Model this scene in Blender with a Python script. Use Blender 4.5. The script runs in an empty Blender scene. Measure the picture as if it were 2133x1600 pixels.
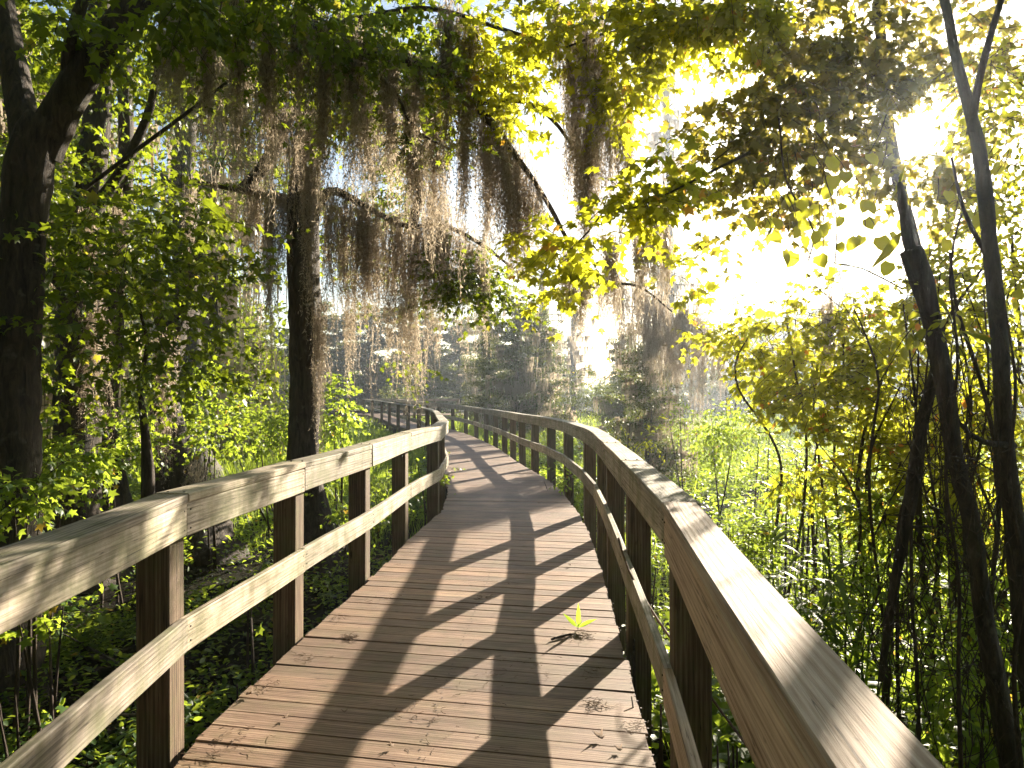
import bpy, math, random
import numpy as np
from mathutils import Vector

# ------------------------------------------------------------------ camera, light, exposure
S = bpy.context.scene
C = S.collection
F = 1500.0                      # focal length in photo pixels (2133 wide)
EYE = 1.51
HOR = 812.0
cam_d = bpy.data.cameras.new('camera')
cam = bpy.data.objects.new('camera', cam_d); C.objects.link(cam)
cam.location = (0, 0, EYE); cam.rotation_euler = (math.radians(90), 0, 0)
cam_d.sensor_width = 36; cam_d.lens = 36 * F / 2133
cam_d.shift_y = (HOR - 800) / 2133
cam_d.clip_start = 0.05; cam_d.clip_end = 2000
S.camera = cam
SUN_AZ = math.radians(29.4)     # right of the view direction (+Y)
SUN_EL = math.radians(17.2)
w = bpy.data.worlds.new('World'); S.world = w; w.use_nodes = True
nt = w.node_tree; nt.nodes.clear()
sky = nt.nodes.new('ShaderNodeTexSky'); sky.sky_type = 'NISHITA'; sky.sun_disc = False
sky.sun_elevation = SUN_EL; sky.sun_rotation = SUN_AZ
sky.air_density = 1.0; sky.dust_density = 1.0; sky.ozone_density = 1.0
bg = nt.nodes.new('ShaderNodeBackground'); bg.inputs['Strength'].default_value = 0.05
wo = nt.nodes.new('ShaderNodeOutputWorld')
nt.links.new(sky.outputs[0], bg.inputs[0]); nt.links.new(bg.outputs[0], wo.inputs[0])
sd = bpy.data.lights.new('sun', 'SUN'); sd.energy = 5.0; sd.angle = math.radians(0.55); sd.color = (1.0, 0.88, 0.71)
sun = bpy.data.objects.new('sun', sd); C.objects.link(sun)
SD = Vector((math.sin(SUN_AZ) * math.cos(SUN_EL), math.cos(SUN_AZ) * math.cos(SUN_EL), math.sin(SUN_EL)))
sun.rotation_euler = SD.to_track_quat('Z', 'Y').to_euler(); sun.location = SD * 60
S.view_settings.view_transform = 'Standard'; S.view_settings.look = 'None'
S.view_settings.exposure = 2.1; S.view_settings.gamma = 1
S.cycles.use_denoising = True
S.cycles.max_bounces = 8; S.cycles.diffuse_bounces = 4; S.cycles.glossy_bounces = 2
S.cycles.transmission_bounces = 4; S.cycles.volume_bounces = 1; S.cycles.transparent_max_bounces = 4
S.cycles.sample_clamp_indirect = 6
S.cycles.use_adaptive_sampling = True; S.cycles.adaptive_threshold = 0.02
S.cycles.volume_step_rate = 4; S.cycles.volume_max_steps = 64

rng = np.random.default_rng(7)
random.seed(7)

def at(x, y, d):
    """photo pixel + distance -> world point"""
    return np.array([(x - 1066.5) * d / F, d, EYE - (y - HOR) * d / F])

# ------------------------------------------------------------------ mesh helpers
class Geo:
    def __init__(s): s.v = []; s.f = []; s.n = 0; s.uv = []; s.t = []; s.m = []
    def add(s, v, faces, uv=None, tint=None, mi=0):
        """v (N,3); faces: (M,k) array or list of such arrays; uv per vertex"""
        v = np.asarray(v, float).reshape(-1, 3)
        if not isinstance(faces, list): faces = [faces]
        s.v.append(v)
        s.uv.append(np.zeros((len(v), 2)) if uv is None else np.asarray(uv, float))
        if tint is None: tint = 0.5
        s.t.append(np.full(len(v), tint) if np.isscalar(tint) else np.asarray(tint, float).reshape(-1))
        for f in faces:
            f = np.asarray(f, int)
            s.f.append(f + s.n); s.m.append(np.full(len(f), mi))
        s.n += len(v)
    def mesh(s, name, mats, smooth=False):
        me = bpy.data.meshes.new(name)
        if not s.v: return me
        v = np.concatenate(s.v); uv = np.concatenate(s.uv); t = np.concatenate(s.t)
        loops = np.concatenate([f.reshape(-1) for f in s.f])
        sizes = np.concatenate([np.full(len(f), f.shape[1]) for f in s.f])
        starts = np.concatenate([[0], np.cumsum(sizes)[:-1]])
        me.vertices.add(len(v)); me.vertices.foreach_set('co', v.reshape(-1).astype(np.float32))
        me.loops.add(len(loops)); me.loops.foreach_set('vertex_index', loops.astype(np.int32))
        me.polygons.add(len(sizes)); me.polygons.foreach_set('loop_start', starts.astype(np.int32))
        me.polygons.foreach_set('loop_total', sizes.astype(np.int32))
        me.polygons.foreach_set('material_index', np.concatenate(s.m).astype(np.int32))
        m0 = mats[0] if isinstance(mats, (list, tuple)) else mats
        if any(k in m0.name for k in ('wood', 'board', 'nail')): me.polygons.foreach_set('use_smooth', np.zeros(len(sizes), bool))
        l = me.uv_layers.new(name='UVMap')
        l.data.foreach_set('uv', uv[loops].reshape(-1).astype(np.float32))
        a = me.attributes.new('tint', 'FLOAT', 'POINT'); a.data.foreach_set('value', t.astype(np.float32))
        me.update(calc_edges=True)
        for m in (mats if isinstance(mats, (list, tuple)) else [mats]): me.materials.append(m)
        return me
    def build(s, name, mats, parent=None, smooth=False):
        o = bpy.data.objects.new(name, s.mesh(name, mats, smooth)); C.objects.link(o)
        if parent is not None: o.parent = parent
        return o

def tag(o, label=None, cat=None, group=None, kind=None):
    if label: o['label'] = label
    if cat: o['category'] = cat
    if group: o['group'] = group
    if kind: o['kind'] = kind
    return o
def thing(name, label, cat, group=None, loc=(0, 0, 0)):
    o = bpy.data.objects.new(name, None); C.objects.link(o); o.location = loc
    o.empty_display_size = 0.1
    return tag(o, label, cat, group)

def norm(a): return a / (np.linalg.norm(a, axis=-1, keepdims=True) + 1e-9)

def smooth_path(pts, step=0.12):
    """Catmull-Rom through pts (each x,y,z[,r]) -> dense array"""
    p = np.asarray(pts, float)
    if len(p) < 3:
        n = max(2, int(np.linalg.norm(p[1, :3] - p[0, :3]) / step) + 1)
        t = np.linspace(0, 1, n)[:, None]; return p[0] * (1 - t) + p[1] * t
    q = np.vstack([2 * p[0] - p[1], p, 2 * p[-1] - p[-2]]); out = []
    for i in range(1, len(q) - 2):
        n = max(2, int(np.linalg.norm(q[i + 1, :3] - q[i, :3]) / step))
        t = np.linspace(0, 1, n, endpoint=False)[:, None]
        a, b, c, d = q[i - 1], q[i], q[i + 1], q[i + 2]
        out.append(0.5 * (2 * b + (c - a) * t + (2 * a - 5 * b + 4 * c - d) * t ** 2 + (3 * b - a - 3 * c + d) * t ** 3))
    out.append(p[-1:]); return np.vstack(out)

def tube(g, pts, r=None, sides=8, bump=0.0, tint=0.5, wob=0.0, flute=0.0, step=0.12, base_z=None, mi=0):
    """tapered tube through control points (x,y,z,r)"""
    pts = np.asarray(pts, float)
    if pts.shape[1] == 3:
        rr = np.linspace(r[0], r[1], len(pts)) if isinstance(r, (tuple, list)) else np.full(len(pts), r)
        pts = np.hstack([pts, rr[:, None]])
    p = smooth_path(pts, step); c = p[:, :3].copy(); rad = np.abs(p[:, 3])
    if wob: 
        L = np.arange(len(c)) * step
        for k in range(3):
            ph = rng.random() * 6; c[:, k] += wob * np.sin(L * (2.1 + k) + ph) * (0.4 if k == 2 else 1)
    d = norm(np.gradient(c, axis=0))
    ref = np.array([0.31, 0.95, 0.05]) if abs(d[0, 2]) > 0.7 else np.array([0.05, 0.1, 1.0])
    u = norm(np.cross(d, ref)); w_ = np.cross(d, u)
    th = np.linspace(0, 2 * np.pi, sides, endpoint=False)
    ph = rng.random() * 6
    R = rad[:, None] * np.ones((1, sides))
    if bump:
        zz = np.arange(len(c))[:, None] * step
        R = R * (1 + bump * (np.sin(3 * th + ph + zz * 0.8) + 0.7 * np.sin(5 * th - ph + 1.7 * zz) + rng.normal(0, 0.6, R.shape)))
    if flute and base_z is not None:
        h = np.clip(1 - (c[:, 2] - base_z) / 1.6, 0, 1)[:, None] ** 1.5
        R = R * (1 + h * flute * (0.6 + 0.6 * np.abs(np.sin(2.5 * th + ph))))
    V = c[:, None, :] + R[..., None] * (np.cos(th)[None, :, None] * u[:, None, :] + np.sin(th)[None, :, None] * w_[:, None, :])
    n = len(c); i = np.arange(n - 1)[:, None] * sides; j = np.arange(sides)[None, :]; j2 = (j + 1) % sides
    f = np.stack([i + j, i + j2, i + sides + j2, i + sides + j], -1).reshape(-1, 4)
    L = np.concatenate([[0], np.cumsum(np.linalg.norm(np.diff(c, axis=0), axis=1))])
    uv = np.stack([np.repeat(L[:, None], sides, 1), np.abs(th / np.pi - 1)[None, :].repeat(n, 0) * rad.max() * 3], -1).reshape(-1, 2)
    fl = [f]
    if rad[-1] > 0.004: fl.append(((n - 1) * sides + np.arange(sides))[None, :])
    g.add(V.reshape(-1, 3), fl, uv, tint, mi)
    return c

# ------------------------------------------------------------------ materials
def node(nt, typ, **kw):
    n = nt.nodes.new(typ)
    for k, v in kw.items():
        if k in n.inputs: n.inputs[k].default_value = v
        else: setattr(n, k, v)
    return n
def new_mat(name):
    m = bpy.data.materials.new(name); m.use_nodes = True; nt = m.node_tree; nt.nodes.clear()
    out = nt.nodes.new('ShaderNodeOutputMaterial'); return m, nt, out
def ramp(nt, fac, stops):
    r = nt.nodes.new('ShaderNodeValToRGB'); cr = r.color_ramp
    while len(cr.elements) > 1: cr.elements.remove(cr.elements[-1])
    cr.elements[0].position = stops[0][0]; cr.elements[0].color = (*stops[0][1], 1)
    for p, c in stops[1:]:
        e = cr.elements.new(p); e.color = (*c, 1)
    if fac is not None: nt.links.new(fac, r.inputs[0])
    return r.outputs[0]
def mix(nt, a, b, fac, mode='MIX'):
    m = nt.nodes.new('ShaderNodeMix'); m.data_type = 'RGBA'; m.blend_type = mode
    for sock, v in ((m.inputs[0], fac), (m.inputs[6], a), (m.inputs[7], b)):
        if isinstance(v, (int, float)): sock.default_value = v
        elif isinstance(v, tuple): sock.default_value = (*v, 1)
        else: nt.links.new(v, sock)
    return m.outputs[2]
def noise(nt, vec, scale, detail=4, rough=0.55, dist=0.0):
    n = node(nt, 'ShaderNodeTexNoise', Scale=scale, Detail=detail, Roughness=rough, Distortion=dist)
    if vec is not None: nt.links.new(vec, n.inputs['Vector'])
    return n.outputs['Fac']
def mapping(nt, vec, scale):
    m = node(nt, 'ShaderNodeMapping', Scale=scale); nt.links.new(vec, m.inputs['Vector']); return m.outputs[0]

def wood(name, dark, mid, light, algae=0.3, grain=1.0, rough=0.75, moss_col=(0.10, 0.12, 0.035), bumpd=0.004, redness=None, sheen=0.25):
    m, nt, out = new_mat(name)
    uv = node(nt, 'ShaderNodeUVMap').outputs[0]
    geo = nt.nodes.new('ShaderNodeNewGeometry').outputs['Position']
    g1 = noise(nt, mapping(nt, uv, (1.3, 34 * grain, 1)), 1.0, 5, 0.6, 0.35)
    g2 = noise(nt, mapping(nt, uv, (5, 190 * grain, 1)), 1.0, 4, 0.65, 0.2)
    # cathedral grain: distorted bands across the board
    wv = node(nt, 'ShaderNodeTexWave', Scale=1.0, Distortion=5.0, Detail=3.0); wv.inputs['Detail Scale'].default_value = 0.8
    wv.bands_direction = 'Y'
    nt.links.new(mapping(nt, uv, (0.9, 17 * grain, 1)), wv.inputs['Vector'])
    a = mix(nt, g1, wv.outputs['Color'], 0.16); a = mix(nt, a, g2, 0.42)
    col = ramp(nt, a, [(0.345, dark), (0.475, mid), (0.64, light)])
    big = noise(nt, geo, 2.3, 4, 0.6)
    col = mix(nt, col, mix(nt, (0.35, 0.31, 0.29), (1.45, 1.42, 1.36), big), 0.65, 'MULTIPLY')
    at_ = node(nt, 'ShaderNodeAttribute', attribute_name='tint')
    col = mix(nt, col, ramp(nt, at_.outputs['Fac'], [(0.0, (0.5, 0.47, 0.45)), (0.5, (0.95, 0.92, 0.9)), (1.0, (1.3, 1.2, 1.08))]), 0.8, 'MULTIPLY')
    al = noise(nt, geo, 5.0, 5, 0.65)
    alm = ramp(nt, al, [(0.44, (0, 0, 0)), (0.64, (algae, algae, algae))])
    col = mix(nt, col, moss_col, alm)
    stn = noise(nt, mapping(nt, geo, (11, 11, 1.6)), 1.0, 4, 0.6)
    col = mix(nt, col, (0.62, 0.64, 0.50), ramp(nt, stn, [(0.50, (0, 0, 0)), (0.66, (algae,) * 3)]), 'MULTIPLY')
    spots = noise(nt, mapping(nt, uv, (18, 60, 1)), 1.0, 2, 0.5)
    col = mix(nt, col, tuple(c * 0.45 for c in dark), ramp(nt, spots, [(0.70, (0, 0, 0)), (0.80, (0.7, 0.7, 0.7))]))
    ck = noise(nt, mapping(nt, uv, (1.1, 46 * grain, 1)), 1.0, 2, 0.5, 0.1); ckm = noise(nt, mapping(nt, uv, (1.7, 7, 1)), 1.0, 2, 0.5)
    crack = ramp(nt, ck, [(0.488, (0, 0, 0)), (0.5, (1, 1, 1)), (0.512, (0, 0, 0))])
    crack = mix(nt, (0, 0, 0), crack, ramp(nt, ckm, [(0.47, (0, 0, 0)), (0.56, (0.85, 0.85, 0.85))]))
    col = mix(nt, col, tuple(c * 0.35 for c in dark), crack)
    # knots: concentric dark rings scattered along the board
    vo = node(nt, 'ShaderNodeTexVoronoi', Scale=1.0); nt.links.new(mapping(nt, uv, (1.5, 6.5, 1)), vo.inputs['Vector'])
    col = mix(nt, col, tuple(c * 0.5 for c in dark), ramp(nt, vo.outputs['Distance'], [(0.035, (0.85,) * 3), (0.075, (0.0,) * 3), (0.09, (0.35,) * 3), (0.12, (0,) * 3)]))
    b = node(nt, 'ShaderNodeBsdfPrincipled', Roughness=rough); nt.links.new(col, b.inputs['Base Color'])
    b.inputs['Specular IOR Level'].default_value = sheen
    bp = node(nt, 'ShaderNodeBump', Strength=0.9, Distance=bumpd); nt.links.new(a, bp.inputs['Height'])
    nt.links.new(bp.outputs[0], b.inputs['Normal']); nt.links.new(b.outputs[0], out.inputs[0])
    return m

def leaf_mat(name, dark, mid, light, trans, tmix=0.5, autumn=None, rough=0.45, spec=0.35):
    """dark/mid/light: reflectance along tint; trans: light passed through"""
    m, nt, out = new_mat(name)
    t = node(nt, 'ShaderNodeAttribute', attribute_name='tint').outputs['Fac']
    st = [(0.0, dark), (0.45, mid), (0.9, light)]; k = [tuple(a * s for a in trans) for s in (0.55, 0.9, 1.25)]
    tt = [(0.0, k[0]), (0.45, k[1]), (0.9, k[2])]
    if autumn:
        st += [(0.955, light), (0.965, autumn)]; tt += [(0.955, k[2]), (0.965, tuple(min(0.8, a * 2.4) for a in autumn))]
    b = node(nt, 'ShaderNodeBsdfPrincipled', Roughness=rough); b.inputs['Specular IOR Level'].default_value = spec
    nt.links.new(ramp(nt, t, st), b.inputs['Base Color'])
    tr = nt.nodes.new('ShaderNodeBsdfTranslucent'); nt.links.new(ramp(nt, t, tt), tr.inputs[0])
    mx = node(nt, 'ShaderNodeMixShader', Fac=tmix)
    nt.links.new(b.outputs[0], mx.inputs[1]); nt.links.new(tr.outputs[0], mx.inputs[2]); nt.links.new(mx.outputs[0], out.inputs[0])
    return m

def bark(name, dark, light, green=0.25, scale=1.0):
    m, nt, out = new_mat(name)
    pos = nt.nodes.new('ShaderNodeNewGeometry').outputs['Position']
    a = noise(nt, mapping(nt, pos, (22 * scale, 22 * scale, 4.5 * scale)), 1.0, 6, 0.7, 0.8)
    b2 = noise(nt, pos, 3.0, 4, 0.6)
    col = ramp(nt, a, [(0.32, dark), (0.62, light)])
    col = mix(nt, col, (0.045, 0.06, 0.018), ramp(nt, b2, [(0.5, (0, 0, 0)), (0.7, (green,) * 3)]))
    # pale lichen patches
    l = noise(nt, pos, 9.0, 3, 0.6); col = mix(nt, col, (0.16, 0.15, 0.12), ramp(nt, l, [(0.62, (0, 0, 0)), (0.72, (0.4,) * 3)]))
    b = node(nt, 'ShaderNodeBsdfPrincipled', Roughness=0.9); nt.links.new(col, b.inputs['Base Color'])
    bp = node(nt, 'ShaderNodeBump', Strength=1.0, Distance=0.03); nt.links.new(a, bp.inputs['Height'])
    nt.links.new(bp.outputs[0], b.inputs['Normal']); nt.links.new(b.outputs[0], out.inputs[0])
    return m

M = {}
M['deck'] = wood('deck wood', (0.075, 0.045, 0.03), (0.215, 0.14, 0.098), (0.39, 0.285, 0.215), algae=0.22, rough=0.68, sheen=0.35, bumpd=0.0022)
M['rail'] = wood('weathered rail wood', (0.14, 0.115, 0.09), (0.40, 0.36, 0.30), (0.62, 0.57, 0.49), algae=0.6, moss_col=(0.14, 0.155, 0.06))
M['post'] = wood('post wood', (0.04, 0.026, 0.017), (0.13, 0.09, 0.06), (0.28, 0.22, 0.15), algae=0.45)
M['newboard'] = wood('newer pale board', (0.20, 0.135, 0.09), (0.43, 0.33, 0.25), (0.64, 0.55, 0.46), algae=0.0, rough=0.75)
M['bark'] = bark('cypress bark', (0.010, 0.007, 0.005), (0.075, 0.055, 0.04))
M['bark_pale'] = bark('pale bark', (0.03, 0.025, 0.02), (0.15, 0.13, 0.10))
M['twig'] = bark('twig bark', (0.016, 0.011, 0.008), (0.09, 0.06, 0.04), green=0.1, scale=3)
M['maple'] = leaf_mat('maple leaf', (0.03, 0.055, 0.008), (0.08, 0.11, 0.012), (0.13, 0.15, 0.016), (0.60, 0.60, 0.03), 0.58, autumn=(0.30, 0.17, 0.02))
M['shade_leaf'] = leaf_mat('shade-toned green leaf', (0.02, 0.045, 0.008), (0.045, 0.09, 0.011), (0.085, 0.13, 0.015), (0.31, 0.39, 0.02), 0.48, autumn=(0.22, 0.20, 0.02))  # leaf colours lowered to stand in for shade in the woods
M['bronze'] = leaf_mat('bronzed maple leaf', (0.03, 0.045, 0.014), (0.06, 0.085, 0.02), (0.11, 0.10, 0.03), (0.48, 0.42, 0.05), 0.46, autumn=(0.22, 0.13, 0.03))
M['vine'] = leaf_mat('vine leaf', (0.05, 0.09, 0.012), (0.09, 0.14, 0.015), (0.15, 0.18, 0.02), (0.62, 0.62, 0.04), 0.58, autumn=(0.34, 0.14, 0.02))
M['herb'] = leaf_mat('marsh herb leaf', (0.03, 0.07, 0.014), (0.06, 0.13, 0.02), (0.11, 0.17, 0.03), (0.45, 0.58, 0.05), 0.54, autumn=(0.22, 0.15, 0.02))
M['cypress'] = leaf_mat('cypress needles', (0.03, 0.05, 0.02), (0.06, 0.085, 0.03), (0.12, 0.13, 0.04), (0.22, 0.26, 0.05), 0.4, autumn=(0.26, 0.20, 0.03))
M['moss'] = leaf_mat('spanish moss', (0.15, 0.125, 0.09), (0.30, 0.255, 0.195), (0.45, 0.395, 0.31), (0.56, 0.47, 0.35), 0.5, rough=0.9, spec=0.1)
M['cane'] = leaf_mat('cane leaf', (0.03, 0.07, 0.014), (0.06, 0.12, 0.02), (0.09, 0.15, 0.025), (0.36, 0.48, 0.05), 0.45, rough=0.5, spec=0.3)
M['shadelitter'] = leaf_mat('shade-darkened litter', (0.012, 0.009, 0.006), (0.04, 0.028, 0.018), (0.10, 0.07, 0.045), (0.06, 0.04, 0.02), 0.2, rough=0.8)  # darker copy of the dry litter, shade under the rails put into its colour
M['dry'] = leaf_mat('dry litter', (0.04, 0.025, 0.016), (0.12, 0.08, 0.05), (0.28, 0.20, 0.14), (0.25, 0.16, 0.09), 0.3, rough=0.8)
M['sprout'] = leaf_mat('bright sprout leaf', (0.10, 0.2, 0.02), (0.12, 0.22, 0.02), (0.14, 0.24, 0.02), (0.42, 0.62, 0.05), 0.55)
m, nt, out = new_mat('nail'); b = node(nt, 'ShaderNodeBsdfPrincipled', Roughness=0.6, Metallic=0.6)
b.inputs['Base Color'].default_value = (0.05, 0.035, 0.03, 1); nt.links.new(b.outputs[0], out.inputs[0]); M['nail'] = m
m, nt, out = new_mat('swamp soil'); pos = nt.nodes.new('ShaderNodeNewGeometry').outputs['Position']
b = node(nt, 'ShaderNodeBsdfPrincipled', Roughness=1.0); b.inputs['Specular IOR Level'].default_value = 0.05
c1 = ramp(nt, noise(nt, pos, 1.2, 8, 0.7), [(0.35, (0.008, 0.006, 0.004)), (0.55, (0.02, 0.02, 0.009)), (0.7, (0.025, 0.04, 0.010))])
nt.links.new(c1, b.inputs['Base Color']); bp = node(nt, 'ShaderNodeBump', Strength=1.0, Distance=0.1)
nt.links.new(noise(nt, pos, 9, 6, 0.7), bp.inputs['Height']); nt.links.new(bp.outputs[0], b.inputs['Normal'])
nt.links.new(b.outputs[0], out.inputs[0]); M['soil'] = m

# ------------------------------------------------------------------ ground
GZ = -0.85
def ground_z(x, y):
    return GZ + 0.10 * np.sin(x * 0.7 + 1) * np.cos(y * 0.45) + 0.05 * np.sin(x * 2.1) * np.sin(y * 1.7 + 2)
g = Geo()
ax = np.concatenate([[-200, -120, -80, -55], np.linspace(-40, 40, 81), [55, 80, 120, 200]])
ay = np.concatenate([[-40, -25], np.linspace(-15, 70, 86), [90, 120, 160, 240]])
X, Y = np.meshgrid(ax, ay); Z = ground_z(X, Y)
nx, ny = len(ax), len(ay)
i = np.arange(ny - 1)[:, None] * nx + np.arange(nx - 1)[None, :]
g.add(np.stack([X, Y, Z], -1), np.stack([i, i + 1, i + nx + 1, i + nx], -1).reshape(-1, 4))
tag(g.build('ground', M['soil'], smooth=True), kind='structure')

# ------------------------------------------------------------------ boardwalk
RIGHT = np.array([(.27, -1.0), (.37, .8), (.589, 2.8), (.684, 4.5), (.765, 6), (.825, 7.3), (.84, 8.75), (.77, 11.1), (.60, 12.85), (.36, 14.5),
                  (.13, 16.1), (-.08, 17.9), (-.31, 19.8), (-.61, 21.9), (-.97, 24), (-1.42, 26.5), (-1.95, 28.8), (-2.68, 31.3), (-3.6, 34.5), (-4.6, 38), (-5.8, 42), (-7.0, 46), (-8.0, 49.5)])
LEFT = np.array([(-1.16, -1.0), (-1.20, .6), (-1.28, 1.75), (-1.375, 3.05), (-1.265, 4.40), (-1.125, 5.80), (-1.03, 7.35), (-.875, 9.0), (-.97, 11.0), (-1.28, 13.5),
                 (-1.48, 15.3), (-1.70, 17.1), (-2.1, 20.3), (-2.65, 23.6), (-3.4, 27.2), (-4.3, 30.5), (-5.1, 33), (-6.2, 37), (-7.3, 41), (-8.7, 45.5), (-10.2, 50)])
ZP = ([-5, 8, 25, 60], [0, 0, -0.2, -0.2])
def deck_z(y): return np.interp(y, *ZP)

def boards(g, P, o0, o1, z0, z1, seg_ids=None, tint=None, ch=0.004, widths=None, wave=0.002, gap=0.0035, zoff=None, umat=0):
    """boards running along polyline P (k,2) between consecutive vertices.
    o0..o1: offset outward (to the right of travel); z0..z1 relative to the deck."""
    P = np.asarray(P, float); d = norm(np.diff(P, axis=0)); nrm = np.stack([d[:, 1], -d[:, 0]], 1)
    vn = np.vstack([nrm[:1], norm(nrm[:-1] + nrm[1:]), nrm[-1:]])
    cosm = np.concatenate([[1], np.sum(vn[1:-1] * nrm[1:], 1), [1]])
    for k in range(len(P) - 1):
        a, b_ = P[k], P[k + 1]; L = np.linalg.norm(b_ - a); n = max(2, int(L / 0.25) + 1)
        t = np.linspace(0, 1, n)
        ti = np.clip(t, gap / L, 1 - gap / L)
        c = a + (b_ - a) * ti[:, None]
        N = vn[k] / cosm[k] + (vn[k + 1] / cosm[k + 1] - vn[k] / cosm[k]) * ti[:, None]
        oo0, oo1 = (o0, o1) if widths is None else (widths[k][0], widths[k][1])
        sc = [(oo0 + ch, z0), (oo1 - ch, z0), (oo1, z0 + ch), (oo1, z1 - ch), (oo1 - ch, z1), (oo0 + ch, z1), (oo0, z1 - ch), (oo0, z0 + ch)]
        sc = np.array(sc); jz = rng.normal(0, 0.0030 if z0 > 1.0 else 0.0015); jo = rng.normal(0, 0.0015)
        wz = wave * np.sin(t * 5 + rng.random() * 6); wo = wave * np.sin(t * 4 + rng.random() * 6)
        V = np.zeros((n, 8, 3)); zz = deck_z(c[:, 1])
        zo = 0 if zoff is None else zoff[k] + (zoff[k + 1] - zoff[k]) * ti
        for q in range(8):
            V[:, q, :2] = c + N * (sc[q, 0] + jo + wo)[:, None]
            V[:, q, 2] = zz + sc[q, 1] + jz + wz + zo
        i = np.arange(n - 1)[:, None] * 8; j = np.arange(8)[None, :]; j2 = (j + 1) % 8
        f = np.stack([i + j, i + j2, i + 8 + j2, i + 8 + j], -1).reshape(-1, 4)
        per = np.concatenate([[0], np.cumsum(np.linalg.norm(np.diff(sc, axis=0), axis=1))])
        per = per + rng.random() * 3
        u = t * L + rng.random() * 40
        uv = np.stack(np.broadcast_arrays(u[:, None], per[None, :]), -1).reshape(-1, 2)
        tv = rng.uniform(0.05, 0.95) if tint is None else tint[k]
        yield k, V, [f, np.arange(8)[None, ::-1], ((n - 1) * 8 + np.arange(8))[None, :]], uv, tv

def add_boards(parent, name, mat, P, o0, o1, z0, z1, **kw):
    for k, V, f, uv, tv in boards(None, P, o0, o1, z0, z1, **kw):
        g = Geo(); g.add(V.reshape(-1, 3), f, uv, tv)
        m_ = mat(k) if callable(mat) else mat
        g.build(name, m_, parent)

def post_geo(x, y, ang, z0, z1, s=0.14):
    g = Geo(); h = s / 2; c = 0.006
    sc = np.array([(-h + c, -h), (h - c, -h), (h, -h + c), (h, h - c), (h - c, h), (-h + c, h), (-h, h - c), (-h, -h + c)])
    ca, sa = math.cos(ang), math.sin(ang); sc2 = np.stack([sc[:, 0] * ca - sc[:, 1] * sa, sc[:, 0] * sa + sc[:, 1] * ca], 1)
    zs = np.linspace(z0, z1, 9); n = 9; lean = rng.normal(0, 0.004, 2)
    V = np.zeros((n, 8, 3)); V[..., :2] = sc2[None] + np.array([x, y]) + (zs - zs[0])[:, None, None] * lean; V[..., 2] = zs[:, None]
    i = np.arange(n - 1)[:, None] * 8; j = np.arange(8)[None, :]; j2 = (j + 1) % 8
    f = np.stack([i + j, i + j2, i + 8 + j2, i + 8 + j], -1).reshape(-1, 4)
    per = np.concatenate([[0], np.cumsum(np.linalg.norm(np.diff(sc, axis=0), axis=1))]) + rng.random() * 3
    uv = np.stack(np.broadcast_arrays((zs + rng.random() * 30)[:, None], per[None, :]), -1).reshape(-1, 2)
    g.add(V.reshape(-1, 3), [f, np.arange(8)[None, ::-1], ((n - 1) * 8 + np.arange(8))[None, :]], uv, rng.uniform(0.3, 0.7))
    return g

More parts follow.
